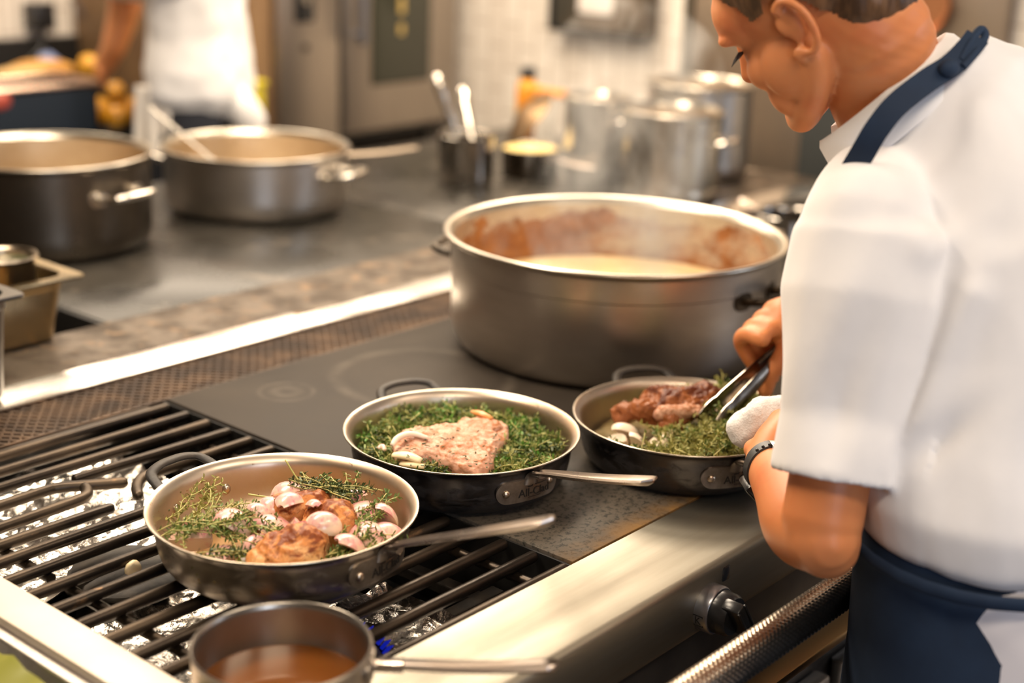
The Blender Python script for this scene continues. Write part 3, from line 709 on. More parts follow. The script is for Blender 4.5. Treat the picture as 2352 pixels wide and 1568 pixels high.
SH = [  # kind, a, b, z, size, rot, label
 ('w', -.098, -.018, .022, .020, (80, 10, 30), 'pink shallot chunk at the left side of the front pan'),
 ('w', -.050, -.006, .030, .024, (10, -60, -60), 'large pink shallot wedge standing left of centre in the front pan'),
 ('w', -.008, -.012, .030, .022, (20, -65, -80), 'pink-streaked shallot half just left of the browned pieces in the front pan'),
 ('w', .010, -.010, .030, .018, (70, 0, -30), 'cream shallot chunk between the meat pieces in the front pan'),
 ('p', .004, .014, .045, .020, (0, -70, 20), 'curled pale shallot ring lying on the meat in the front pan'),
 ('p', -.016, .020, .036, .019, (0, -50, -70), 'flat pale shallot square left of the dark crusted meat'),
 ('w', .002, .060, .042, .021, (0, -80, -50), 'magenta-striped shallot cap sitting on top at the rear of the front pan'),
 ('p', .048, -.034, .046, .020, (60, -50, -90), 'white curled shallot slice draped beside the near meat piece'),
 ('p', .076, -.058, .028, .022, (10, -40, -20), 'cream shallot petal right of the near browned meat piece'),
 ('w', .098, -.030, .028, .024, (30, -60, -140), 'big creamy shallot wedge at the right near wall of the front pan'),
 ('w', .088, .028, .034, .024, (0, -75, 20), 'pink shallot wedge right of the golden meat in the front pan'),
 ('w', .112, .022, .036, .017, (10, -30, -20), 'pointed pink shallot petal leaning on the right wall of the front pan'),
 ('w', .118, -.004, .026, .019, (30, -60, -40), 'rosy shallot chunk lowest by the right wall of the front pan'),
 ('w', .070, .066, .038, .018, (0, -75, 30), 'rosy rectangular shallot piece at the far right rear of the front pan'),
 ('w', -.018, -.038, .020, .019, (60, -30, -80), 'golden translucent shallot under the thyme in the front pan'),
 ('p', .034, .000, .052, .012, (0, -60, 60), 'tiny shallot square resting on the meat in the front pan'),
 ('w', -.040, -.082, .014, .014, (60, 10, 10), 'small pale shallot slivers at the near rim of the front pan'),
 ('w', -.060, -.055, .012, .018, (70, 30, 70), 'shallot chunk half hidden under thyme at lower left of the front pan'),
 ('w', .094, .048, .022, .022, (20, -60, 60), 'pale shallot chunk under the thyme bunch at right rear of the front pan'),
 ('w', .060, -.082, .012, .018, (60, 10, 30), 'cream shallot sliver beside the handle side of the front pan'),
 ('w', -.074, .006, .020, .020, (20, -60, -60), 'rosy shallot wedge against the left side, behind the sprawling thyme'),
 ('p', -.030, .004, .040, .015, (10, -50, -60), 'small curled pink shallot layer left of the meat pieces'),
 ('w', .024, -.026, .034, .015, (60, 0, 20), 'small cream shallot chunk tucked behind the near meat piece'),
 ('w', -.064, -.070, .010, .015, (70, 20, 10), 'tiny shallot end in the juices by the near left rim of the front pan'),
 ('w', .104, -.052, .018, .018, (40, -40, -40), 'small cream shallot wedge nearest the handle of the front pan'),
]
for k, a, b, z, s, rot, lab in SH:
    c = T_(PAN1, a, b, z+.011)
    vf = wedge(c, s, rot, rnd.random()*9) if k == 'w' else petal(c, s, s*.9, s*1.1, rot, .0035, 1.3)
    o = link('shallot_piece', mesh(*vf), shallot, smooth=35); tag(o, lab, 'shallot', 'shallot pieces in the front pan')
for a, b, z, s, rot, lab in ((-.030, .045, .030, .014, (0, 40, 20), 'garlic clove leaning left of the dark meat in the front pan'), (-.012, .056, .032, .016, (0, -30, 60), 'plump yellow garlic clove behind the shallots in the front pan')):
    o = link('garlic_clove', mesh(*ell(T_(PAN1, a, b, z), (s, s*.6, s*.7), Euler([R(q) for q in rot]).to_matrix())), garlic, smooth='all'); tag(o, lab, 'garlic')
def rand_path(c, L, ang, z0, z1, seed, wob=.012):
    rr = random.Random(seed); d = AX*math.cos(R(ang))+BX*math.sin(R(ang)); s = Vector((-d.y, d.x, 0)); P = []
    for i in range(5):
        t = i/4; P.append(tuple(Vector(c)+d*(t-.5)*L+s*rr.uniform(-wob, wob)+Vector((0, 0, z0+(z1-z0)*t+rr.uniform(-.004, .004)))))
    return P
SP = [(-.075, -.030, .10, 25, .040, .052, 'thyme sprig sprawling over the shallots at the left of the front pan'),
 (-.090, -.010, .09, 60, .030, .052, 'thyme sprig rising up the left wall of the front pan'),
 (-.052, -.045, .12, -30, .046, .030, 'thick-stemmed thyme sprig slanting down to the near rim of the front pan'),
 (-.030, -.065, .08, 10, .036, .030, 'dark leafy thyme sprig left of the near meat piece'),
 (-.015, -.032, .08, -50, .046, .044, 'thyme sprig lying across the middle shallots'),
 (-.036, .020, .10, 20, .038, .048, 'bushy thyme sprig at the back left of the meat'),
 (.046, .058, .10, -10, .058, .062, 'thyme bunch sprig on top of the rear meat piece'),
 (.040, .050, .09, -35, .062, .056, 'dark leafy thyme sprig in the top bunch'),
 (.070, .045, .10, -60, .060, .036, 'thyme sprig hanging from the top bunch to the right'),
 (.088, -.052, .09, 40, .032, .044, 'fresh thyme sprig beside the big creamy shallot at right'),
 (.078, -.060, .085, 62, .028, .050, 'long-stemmed thyme sprig near the handle of the front pan'),
 (.100, .010, .07, 80, .046, .052, 'thyme sprig across the right-hand shallots'),
 (-.105, .030, .07, 70, .030, .052, 'brownish thyme bits stuck high on the left wall')]
lm = [leaf_m, leaf_l, leaf_m, leaf_d, leaf_m, leaf_m, leaf_d, leaf_d, leaf_m, leaf_m, leaf_m, leaf_m, leaf_y]
for i, (a, b, L, ang, z0, z1, lab) in enumerate(SP):
    c = T_(PAN1, a, b, .010); sps = []
    for k in range(6):
        P = rand_path(Vector(c)+AX*rnd.uniform(-.012, .012)+BX*rnd.uniform(-.008, .008), L*rnd.uniform(.7, 1.05), ang+rnd.uniform(-28, 28), z0+rnd.uniform(-.006, .003), z1+rnd.uniform(-.006, .004), 100+i*7+k, .007)
        sps.append(sprig(P, 20, .0068, 50+i*5+k))
    st = join(*[s[0] for s in sps]); lf = join(*[s[1] for s in sps])
    sprig_obj('thyme_sprig', (st, lf), [stem_m, lm[i]], lab, 'herb sprig', 'thyme sprigs in the front pan')
sprig_obj('thyme_sprig', sprig([T_(PAN1, -.010, .080, .088), T_(PAN1, .004, .068, .072), T_(PAN1, .018, .058, .060)], 2, .004, 3, stem_r=.0011), [stem_m, leaf_d], 'bare yellow thyme stem sticking up at the rear of the front pan', 'herb sprig')
sprig_obj('thyme_sprig', sprig([T_(PAN1, -.050, .060, .052), T_(PAN1, -.02, .056, .050), T_(PAN1, .0, .052, .048)], 3, .004, 4, stem_r=.0011), [stem_m, leaf_d], 'pale cut thyme stem pointing left behind the shallots', 'herb sprig')
o = link('pan_floor_disc', mesh(*lathe([(0, .0095), (.08, .0092), (.1205, .0088), (.118, .0055), (0, .0045)], 72, loc=PAN1)), T('golden_disc').out((.42, .24, .09), 0, .18), smooth='all'); tag(o, 'thin golden cooking juices covering the floor of the front pan', 'juices', None, 'stuff')  # golden layer added to darken the overexposed pan floor
# herb fragments stuck on the inner wall of pan 1
V = []
for i in range(46):
    a = R(rnd.uniform(60, 215)); z = rnd.uniform(.03, .062); r = .1368+.0035*(z-.03)/.03; s = rnd.uniform(.0008, .0022)
    V.append(ell((PAN1[0]+r*math.cos(a), PAN1[1]+r*math.sin(a), TZ+z), (s, s, s*.8), lvl=1))
o = link('herb_crumbs', mesh(*join(*V)), M('brown_crumb', (.30, .14, .04), (.10, .12, .03), 90, rough=.6), smooth='all'); tag(o, 'brown and green crumbs stuck on the inner wall of the front pan', 'crumbs', None, 'stuff')

def herb_bed(name, pan, n, rmax, zf, leafmats, label, seed, avoid=None, size=.0085, stems=stem_m, keep=None):
    """a countless heap of thyme: one object, many leaf colours"""
    rr = random.Random(seed); groups = {k: [] for k in range(len(leafmats)+1)}
    for i in range(n):
        while 1:
            r = rmax*math.sqrt(rr.random()); a = rr.uniform(0, 2*PI); x, y = r*math.cos(a), r*math.sin(a)
            u = x*AX.x+y*AX.y; v = x*BX.x+y*BX.y
            if (avoid is None or not avoid(u, v)) and (keep is None or keep(u, v)): break
        z = zf(u, v)+rr.uniform(-.012, .008); ang = rr.uniform(0, 2*PI); L = rr.uniform(.020, .045); tilt = rr.uniform(-.15, .75)
        d = Vector((math.cos(ang), math.sin(ang), tilt)).normalized(); c = Vector((pan[0]+x, pan[1]+y, pan[2]+z))
        P = []
        for k in range(3):
            q = c+d*L*(k/2-.4)+Vector((rr.uniform(-.003, .003), rr.uniform(-.003, .003), rr.uniform(-.002, .002)))
            rel = Vector((q.x-pan[0], q.y-pan[1])); lim = .131
            if rel.length > lim: rel = rel.normalized()*lim; q.x, q.y = pan[0]+rel.x, pan[1]+rel.y
            P.append(tuple(q))
        s = sprig(P, 9, size, rr.random()*999, stem_r=.0007)
        groups[0].append(s[0]); groups[1+rr.randrange(len(leafmats))].append(s[1])
    me_parts = [(k, join(*g)) for k, g in groups.items() if g]; Vt, Ft = join(*[g for _, g in me_parts]); me = mesh(Vt, Ft)
    o = link(name, me, [stems]+leafmats, smooth='all'); mi = []
    for k, g in me_parts: mi += [k]*len(g[1])
    me.polygons.foreach_set('material_index', mi); return tag(o, label, 'herbs', None, 'stuff')
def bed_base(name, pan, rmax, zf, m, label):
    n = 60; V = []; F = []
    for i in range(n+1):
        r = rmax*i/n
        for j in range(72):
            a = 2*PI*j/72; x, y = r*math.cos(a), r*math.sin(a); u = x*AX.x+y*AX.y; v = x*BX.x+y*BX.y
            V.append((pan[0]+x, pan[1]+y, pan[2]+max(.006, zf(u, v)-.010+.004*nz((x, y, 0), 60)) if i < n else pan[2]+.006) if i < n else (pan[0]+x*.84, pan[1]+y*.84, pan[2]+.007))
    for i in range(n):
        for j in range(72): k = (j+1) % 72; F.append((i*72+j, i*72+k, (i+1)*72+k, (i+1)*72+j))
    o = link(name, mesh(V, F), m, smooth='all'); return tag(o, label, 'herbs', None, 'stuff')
zf2 = lambda u, v: .043+.004*nz((u, v, 3), 30)-(.010 if v < -.09 else 0)
herb_dark = M('herb_base_mass', (.04, .06, .012), (.09, .10, .025), 60, rough=.7, bump=.8, bs=90, bd=.004)  # dark green filler under the loose thyme
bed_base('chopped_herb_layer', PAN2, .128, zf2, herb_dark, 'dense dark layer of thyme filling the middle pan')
herb_bed('thyme_heap', PAN2, 760, .126, zf2, [leaf_m, leaf_m, leaf_d, leaf_l, M('vivid_herb', (.075, .22, .022), (.15, .31, .045), 40, rough=.45)], 'heap of fresh green thyme filling the middle pan', 11,
         avoid=lambda u, v: (abs(u+.015) < .050 and -.060 < v < .035))
# pork piece in the middle pan: one irregular slab with a thick cut edge
out = [(905, 1015), (930, 1000), (985, 990), (1045, 982), (1078, 968), (1125, 970), (1165, 985), (1162, 1020), (1138, 1045), (1128, 1080), (1095, 1089), (1050, 1078), (985, 1058), (925, 1060), (902, 1040)]
out = [PZ(x, y, TZ+.054) for x, y in out]; q = spline([tuple(v) for v in out], 5, True); qc = sum((v for v in out), Vector())/len(out); secs = []
for k, (sc_, dz) in enumerate(((.80, -.016), (.94, -.012), (1., -.002), (.97, .006), (.86, .011), (.5, .014), (.02, .014))):
    secs.append([tuple(qc+(Vector(v)-qc)*sc_+Zd0*dz) for v in q])
blob_meat('pork_slab', [loft(secs), ell(PZ(950, 1015, TZ+.062), (.022, .014, .008), rz(-60)), ell(PZ(1125, 985, TZ+.064), (.018, .014, .008), rz(-40))], meat_rw, 'flat pink pork slab lying on the herbs in the middle pan', 'meat', 4, .0036, .002, sc=60)
blob_meat('meat_scrap', [ell(T_(PAN2, .005, .052, .050), (.016, .010, .008), rz(-60)), ell(T_(PAN2, -.012, .040, .050), (.012, .010, .006), rz(0))], meat_dk, 'small brown crisp scrap behind the pork slab in the middle pan', 'meat', 6, .002)
onion = T('onion_flesh').out((.84, .70, .55), 0, .3, **{'Subsurface Weight': .35, 'Subsurface Radius': (.01, .007, .005)})
def ring_piece(c, r, w, h, a0, a1, rot, m, label):
    secs = []
    for i in range(25):
        a = R(a0+(a1-a0)*i/24); t = min(1, min(i, 24-i)/3+.35)
        cx, cy = math.cos(a), math.sin(a)
        secs.append([((r+x)*cx, (r+x)*cy*.8, z*t) for x, z in ((-w/2, -h/2), (w/2, -h/2), (w/2*.7, h/2), (-w/2*.7, h/2))])
    o = link('onion_slice', mesh(*xf(loft(secs), Matrix.Translation(c) @ Euler([R(q) for q in rot]).to_matrix().to_4x4())), m, smooth=50); return tag(o, label, 'onion')
def slice_on(pts, z, w_, fl, m, label):
    P = spline([tuple(PZ(x, y, TZ+z+dz)) for x, y, dz in pts], 6); n_ = len(P)
    rad = [w_*(.35+.65*math.sin(PI*min(1, max(0, i/(n_-1)*.9+.05)))**.5) for i in range(n_)]
    o = link('onion_slice', mesh(*tube(P, rad, 12, flat=fl)), m, smooth='all'); return tag(o, label, 'onion')
slice_on([(900, 1022, 0), (915, 1004, .005), (945, 996, .006), (985, 1006, 0)], .069, .0045, .8, onion, 'curved white onion slice on the left of the pork slab')
slice_on([(903, 1044, 0), (935, 1046, .002), (968, 1058, -.002)], .062, .0085, .5, garlic, 'cream onion slice at the lower left of the pork slab')
slice_on([(920, 1064, 0), (950, 1066, .002), (975, 1072, 0)], .054, .0075, .5, garlic, 'buttery onion slice nearest the rim below the pork slab')
slice_on([(868, 1030, 0), (878, 1024, .002), (884, 1034, 0)], .056, .0035, .8, shallot, 'tiny pink shallot slice in the herbs left of the pork')
slice_on([(1085, 945, 0), (1105, 950, .003), (1130, 962, 0)], .064, .006, .6, M('crisp_fat', (.72, .32, .10), (.60, .20, .05), 30, rough=.35), 'crisp golden sliver behind the pork slab in the middle pan')
for i, (a, b, ang, lab) in enumerate(((-.022, -.080, 5, 'dark leafy thyme sprig at the near rim of the middle pan'), (.010, -.068, 30, 'thyme sprig lying on the near corner of the pork slab'), (.020, -.010, 70, 'small thyme sprig on the right of the pork slab'))):
    sprig_obj('thyme_sprig', sprig(rand_path(T_(PAN2, a, b, 0), .05, ang, .054, .056, 300+i, .006), 16, .0066, 310+i), [stem_m, leaf_d], lab, 'herb sprig', 'loose sprigs in the middle pan')

V = []
for i in range(70):
    x, y = rnd.uniform(930, 1150), rnd.uniform(985, 1075)
    p = PZ(x, y, TZ+.0685); a = rnd.uniform(0, PI); d = Vector((math.cos(a), math.sin(a), .1))*.0028
    V.append(ell(p, (.0028, .0011, .0006), Euler((0, 0, a)).to_matrix(), 1))
o = link('thyme_flecks', mesh(*join(*V)), leaf_d, smooth='all'); tag(o, 'loose thyme leaves scattered on top of the pork slab', 'herbs', None, 'stuff')

# pan 3
zf3 = lambda u, v: .046+.022*max(0, min(1, (u+.02)/.08))+.004*nz((u, v, 9), 30)
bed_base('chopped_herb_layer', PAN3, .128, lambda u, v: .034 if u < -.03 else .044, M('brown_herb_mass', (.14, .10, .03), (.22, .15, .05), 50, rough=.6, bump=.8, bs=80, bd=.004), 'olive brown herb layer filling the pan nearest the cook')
herb_bed('thyme_heap', PAN3, 640, .126, zf3, [leaf_y, leaf_y, leaf_m, leaf_l], 'heap of olive-green thyme in the pan nearest the cook', 21, size=.0072,
         avoid=lambda u, v: (u < .03 and v > -.02 and v < .10) or (u < -.04 and v > -.075))
blob_meat('roast_meat', [ell(T_(PAN3, -.005, .045, .068), (.050, .032, .022), rz(-60)), ell(T_(PAN3, -.040, .030, .060), (.036, .020, .018), rz(-30)), ell(T_(PAN3, .028, .055, .076), (.030, .024, .018), rz(-40)), ell(T_(PAN3, -.016, .012, .052), (.022, .018, .018), rz(0)), ell(T_(PAN3, -.075, .030, .058), (.026, .014, .012), rz(-60, 20))],
          meat_dk, 'dark reddish-brown roasted meat in the pan nearest the cook', 'meat', 12, .0065, .0024, sc=48)
blob_meat('pork_strip', [cap(T_(PAN3, -.030, .010, .066), T_(PAN3, .015, .010, .070), .011, .009)], meat_rw, 'pink meat strip in front of the dark roast meat', 'meat', 14, .003, .002, sc=60)
for i, (a, b, z, s, rot, m, lab) in enumerate(((-.078, -.002, .040, .017, (0, -60, -30), onion, 'white onion chunk left of the roast meat in the pan nearest the cook'), (-.068, -.036, .034, .018, (10, -20, -20), onion, 'onion wedge near the left wall of the pan nearest the cook'),
        (-.040, -.052, .042, .018, (80, 10, -40), onion, 'square cream onion chunk at the near rim of the pan nearest the cook'), (-.028, -.030, .044, .014, (60, 20, 20), garlic, 'yellow onion piece beside the cream chunk in the pan nearest the cook'),
        (-.072, .048, .044, .015, (10, -50, 10), shallot, 'pink shallot behind the left onion chunk in the pan nearest the cook'), (-.092, -.020, .030, .015, (60, 10, 10), onion, 'pale onion chunk lowest on the left wall of the pan nearest the cook'),
        (.088, .030, .056, .018, (30, -60, 10), onion, 'white shallot piece at the right of the tongs'))):
    o = link('onion_chunk', mesh(*wedge(T_(PAN3, a, b, z), s, rot, i)), m, smooth=35); tag(o, lab, 'onion', 'onion chunks in the pan nearest the cook')

# ------------------------------------------------------------------ small saucepan, front
def saucepan(name, loc, r, h, az, m_out, m_in, label, handle=.19, rise=.02, liquid=None, lz=.5, group=None, hw=.022, hm=None, cat='saucepan', flare=.0):
    p = empty(name, loc, label, cat, group, R(az))
    L = lambda nm, vf, m, par=p, sm=60: link(nm, mesh(*vf), m, par, world=False, smooth=sm)
    L('outer_wall', lathe([(0, 0), (r*.86, 0), (r*.95, .004), (r*.985, .012), (r*.99, .03), (r*.992+flare*.3, h*.9), (r+flare, h-.002), (r+.0008+flare, h)], 96), m_out)
    L('inner_wall', lathe([(r+.0008+flare, h), (r+flare-.0008, h+.0012), (r+flare-.003, h), (r*.992-.003+flare*.2, h*.9), (r*.985-.003, .014), (r*.93, .005), (0, .004)], 96), m_in)
    if liquid: L('liquid', lathe([(0, h*lz), (r*.9, h*lz), (r*.978-.0015, h*lz+.0012)], 72), liquid, sm='all')
    if handle:
        hd = L('handle', handle_vf(handle, rise, .014, hw, r+.006, h*.80), hm or handle_m)
        L('bracket', wrapx(rounded_rect(.045, .022, .002), r, h*.74), bracket_m, hd)
        L('bracket_neck', box((r-.001, -.006, h*.74-.004), (r+.03, .006, h*.80), .002), hm or handle_m, hd)
    return p
sauce_in = M('saucepan_interior', (.36, .33, .29), (.29, .25, .20), 4, metallic=.95, rough=.30)
saucepan('saucepan', (.783, .915, TZ), .0825, .064, -52, M('saucepan_side', (.55, .47, .38), metallic=1, rough=.33), sauce_in, 'small steel saucepan of brown sauce at the bottom edge, nearest the viewer', .165, .008, sauce_m, .30, hw=.020)

# ------------------------------------------------------------------ pots
def pot(name, loc, r, h, m_out, m_in, label, loops=(), liquid=None, lz=.6, lip=.009, band=True, group=None, cat='pot', rbot=None):
    p = empty(name, loc, label, cat, group); rb = rbot or r
    L = lambda nm, vf, m, par=p, sm=60: link(nm, mesh(*vf), m, par, world=False, smooth=sm)
    out = [(0, 0), (rb-.035, 0), (rb-.020, .003), (rb-.008, .012), (rb-.001, .028), (r, .05)]
    if band: out += [(r, h-.046), (r+.0022, h-.044), (r+.0022, h-.010)]
    else: out += [(r, h-.010)]
    out += [(r+lip*.6, h-.006), (r+lip, h-.002)]
    L('outer_wall', lathe(out, 160), m_out, sm=35)
    L('rim', lathe([(r+lip, h-.002), (r+lip+.0012, h+.001), (r+lip-.001, h+.004), (r+lip*.55, h+.0040), (r+lip*.15, h+.0005), (r-.003, h-.008)], 160), M('rim_metal', (.52, .47, .39), metallic=1, rough=.28))
    L('inner_wall', lathe([(r-.003, h-.008), (r-.004, .05), (rb-.012, .014), (rb-.035, .004), (0, .004)], 160), m_in)
    if liquid: L('liquid', lathe([(0, lz), (r*.7, lz), (r-.0045, lz+.001)], 120), liquid, sm='all')
    for a, z, wd, out_, hm in loops:
        a = R(a); c, s = math.cos(a), math.sin(a); g = lambda rr, t, zz: (rr*c-t*s, rr*s+t*c, zz)
        P = [g(r-.002, -wd, z), g(r+out_*.6, -wd*.98, z+.004), g(r+out_, -wd*.7, z+.007), g(r+out_, wd*.7, z+.007), g(r+out_*.6, wd*.98, z+.004), g(r-.002, wd, z)]
        lp = L('loop_handle', tube([tuple(q) for q in spline(P, 5)], .0065, 12), hm)
        for sg in (-1, 1): L('handle_pad', wrapx(rounded_rect(.040, .030, .003), r, z, a+sg*wd/r), hm, lp)
    return p
dark_loop = M('dark_loop_handle', (.10, .075, .05), (.03, .025, .02), 20, metallic=.8, rough=.35)
bright_loop = M('bright_loop_handle', (.75, .70, .62), metallic=1, rough=.2)
pot('braising_pot', (1.895, 1.372, TZ), .266, .190, pot_m, crust, 'huge wide aluminium braising pot of steaming cream soup beside the cook', ((112, .135, .045, .038, dark_loop), (-86, .135, .045, .038, dark_loop)), soup_m, .085, lip=.0145, rbot=.262)
pot('rondeau_pot', (1.60, 2.567, TZ), .205, .186, pot_dark, pot_inner, 'tall smoke-stained pot cut by the left edge, far side of the range', ((-80, .125, .052, .045, bright_loop), (160, .125, .052, .045, bright_loop)), None, band=False, lip=.006)
p2 = pot('rondeau_pot', (2.131, 2.554, TZ), .205, .140, pot_m, pot_inner, 'wide steel pot with a spoon in it, standing right of the tall dark pot', ((-70, .095, .050, .050, bright_loop), (110, .095, .050, .045, bright_loop)), None, band=False, lip=.006)
lh = link('long_handle', mesh(*xf(handle_vf(.17, .015, .018, .026, .21, .115), Matrix.Rotation(R(-32), 4, 'Z'))), M('sooty_handle', (.24, .19, .14), metallic=.9, rough=.35), p2, world=False)
# spoon leaning in it
o = link('serving_spoon', mesh(*join(tube([(2.10, 2.50, .95), (2.02, 2.62, 1.06), (1.955, 2.70, 1.145)], [.006, .007, .010], 12, flat=.4), ell((2.11, 2.485, .942), (.03, .02, .006), rz(-60)))), M('spoon_metal', (.26, .24, .21), metallic=1, rough=.3)); tag(o, 'long metal spoon leaning in the steel pot right of the tall dark one', 'spoon')

# ---- cluster on the left edge
def gn_pan(name, x0, x1, y0, y1, z0, z1, m, label, rad=.025, flange=.012, rot=0, cat='container'):
    c = Vector(((x0+x1)/2, (y0+y1)/2, z0)); p = empty(name, c, label, cat, None, R(rot))
    def rr(hx, hy, r, z, n=7):
        P = []
        for sx, sy, a0 in ((1, 1, 0), (-1, 1, 90), (-1, -1, 180), (1, -1, 270)):
            for i in range(n): a = R(a0+90*i/(n-1)); P.append((sx*(hx-r)+r*math.cos(a), sy*(hy-r)+r*math.sin(a), z))
        return P
    hx, hy, h = (x1-x0)/2, (y1-y0)/2, z1-z0
    secs = [rr(hx*.86-.01, hy*.86-.01, rad, 0), rr(hx*.90, hy*.90, rad, .004), rr(hx*.92, hy*.92, rad, .02), rr(hx, hy, rad, h-.022), rr(hx, hy, rad, h-.02), rr(hx+.002, hy+.002, rad, h-.018), rr(hx+.002, hy+.002, rad, h-.003),
            rr(hx+flange, hy+flange, .010, h-.003), rr(hx+flange+.001, hy+flange+.001, .010, h), rr(hx+flange, hy+flange, .010, h+.002), rr(hx, hy, rad, h+.001), rr(hx-.0015, hy-.0015, rad, h-.004), rr(hx*.92-.0015, hy*.92-.0015, rad, .02), rr(hx*.86-.01, hy*.86-.01, rad, .004)]
    link('pan_shell', mesh(*loft(secs)), m, p, world=False, smooth=50); return p
gn_m = M('bain_marie_steel', (.46, .40, .32), (.30, .24, .17), 6, metallic=1, rough=.28)
gn_dark = M('dark_gn_steel', (.16, .15, .14), (.10, .09, .08), 4, metallic=1, rough=.33)
gn_pan('bain_marie_container', .92, 1.055, 1.795, 1.93, TZ+.003, 1.078, gn_dark, 'tall square steel container with rounded corner at the left edge', .032, .014)
gn_pan('hotel_pan', 1.02, 1.266, 1.985, 2.16, TZ+.004, 1.030, M('brassy_gn_steel', (.48, .38, .22), (.30, .23, .13), 8, metallic=1, rough=.26), 'brassy shallow rectangular pan behind the tall square container', .03, .02)
cyl = empty('round_insert', (1.135, 2.035, .93), 'round steel insert with a rolled rim standing in the brassy pan at left', 'container')
cyl.location = (1.200, 2.058, .926)
link('insert_shell', mesh(*lathe([(0, 0), (.045, 0), (.047, .003), (.047, .108), (.0485, .110), (.0485, .126), (.0515, .129), (.054, .133), (.0515, .137), (.0475, .135), (.0455, .128), (.0455, .004), (0, .004)], 72)), gn_m, cyl, world=False, smooth=50)
link('liquid', mesh(*lathe([(0, .125), (.0456, .125)], 48)), M('murky_water', (.06, .06, .03), rough=.1), cyl, world=False)

# ---- pots at the far right of the island
sp1 = saucepan('saucepan', (2.69, 2.42, TZ), .070, .125, 150, pot_shiny, pot_shiny, 'small polished saucepan with utensils standing in it, right of centre behind', 0)
for i, (p0, p1, lab) in enumerate((((2.69, 2.42, .97), (2.665, 2.50, 1.175), 'ladle with beaded bright handle standing tall in the small polished saucepan'), ((2.71, 2.40, .97), (2.76, 2.50, 1.135), 'shorter bright-handled spoon leaning right in the small polished saucepan'))):
    a, b = Vector(p0), Vector(p1); P = [a.lerp(b, t/10) for t in range(11)]
    o = link('ladle', mesh(*join(tube([tuple(q) for q in P], [.006, .006, .006, .006, .007, .010, .012, .011, .013, .016, .013], 14, round_end=True), ell(a, (.02, .02, .014)))), bright_loop, smooth='all'); tag(o, lab, 'ladle')
saucepan('mixing_bowl', (2.90, 2.385, TZ), .075, .075, 262, M('dark_bowl_steel', (.10, .08, .06), metallic=1, rough=.25), pot_dark, 'dark bowl of yellow sauce between the small saucepan and the stock pots', .16, .0, M('yellow_sauce', (.80, .62, .26), (.72, .52, .18), 20, rough=.4), .93, cat='bowl', flare=.004)
lid = link('tilted_lid', mesh(*xf(lathe([(0, .035), (.03, .03), (.085, .004), (.092, 0), (.092, -.002), (.084, .001), (.03, .026), (0, .031)], 64), Matrix.Translation((3.09, 2.55, 1.03)) @ Matrix.Rotation(R(-38), 4, 'Z') @ Matrix.Rotation(R(-52), 4, 'Y'))), M('brown_lid_metal', (.30, .20, .11), (.2, .13, .07), 5, metallic=.9, rough=.35)); tag(lid, 'brown metal lid leaning behind the bowl of yellow sauce', 'lid')
pot('stock_pot', (2.98, 2.235, TZ), .083, .215, pot_shiny, pot_inner, 'narrow polished stock pot behind the braising pot, left of the wide one', ((-100, .16, .03, .03, bright_loop),), None, band=False, lip=.004)
pot('stock_pot', (2.95, 1.985, TZ), .120, .215, M('bright_stock_pot_steel', (.56, .51, .44), (.46, .41, .34), 4, metallic=1, rough=.22), pot_inner, 'wide bright stock pot behind the steam of the braising pot', ((-80, .15, .04, .035, bright_loop),), None, band=True, lip=.004)
pot('stock_pot', (3.24, 2.10, TZ), .135, .245, pot_m, pot_inner, 'largest stock pot standing behind the two polished ones', (), None, band=False, lip=.006)
saucepan('saucepan', (2.36, 1.42, TZ), .085, .085, 10, pot_m, pot_inner, 'low saucepan behind the right rim of the braising pot, next to the cook', .14, .0, group=None)
saucepan('saucepan', (2.72, 1.52, TZ), .07, .075, 60, pot_shiny, pot_shiny, 'small shiny saucepan farthest right behind the braising pot', .14, .0)
bt = empty('sauce_bottle', (3.38, 2.80, TZ), 'amber sauce bottle with black cap and green label by the tiled wall', 'bottle')
link('bottle_body', mesh(*lathe([(0, 0), (.032, 0), (.034, .004), (.034, .13), (.030, .15), (.020, .168), (.018, .172), (0, .172)], 48)), M('amber_sauce', (.75, .32, .03), (.60, .20, .02), 8, rough=.25), bt, world=False)
link('bottle_cap', mesh(*lathe([(0, .168), (.022, .168), (.023, .172), (.023, .198), (.021, .201), (0, .201)], 40)), plastic_k, bt, world=False)
link('bottle_label', mesh(*wrapx(box((-.034, 0, 0), (.03, .05, .0006)), .0342, .062, R(195))), M('green_label', (.62, .66, .05), rough=.5), bt, world=False)
V = wrapx(rounded_rect(.06, .05, .001), .0345, .085, R(200))
o = link('orange_scraper', mesh(*xf(box((-.060, -.016, -.009), (.060, .016, .009), .006), Matrix.Translation((3.30, 2.655, 1.072)) @ Matrix.Rotation(R(-50), 4, 'Z') @ Matrix.Rotation(R(9), 4, 'Y'))), M('orange_plastic', (.95, .32, .02), rough=.35)); tag(o, 'orange plastic lid of a white squeeze tub beside the amber bottle', 'lid')
o = link('white_tub', mesh(*lathe([(0, 0), (.032, 0), (.034, .13), (.034, .142), (0, .142)], 40, loc=(3.30, 2.66, TZ))), M('white_plastic', (.75, .70, .62), rough=.4)); tag(o, 'white plastic tub under the orange lid beside the amber bottle', 'tub')
pk = M('black_gap', (.01, .012, .011), rough=.6)
bb = empty('black_bin', (3.72, 1.80, 0), 'black cabinet below the tiled wall, seen between the cook\'s chin and collar', 'cabinet')
link('cabinet_body', mesh(*box((3.56, 1.72, 0), (3.94, 1.98, 1.12), .006)), pk, bb)
link('cabinet_top', mesh(*box((3.55, 1.71, 1.12), (3.945, 1.99, 1.13), .003)), pk, bb)
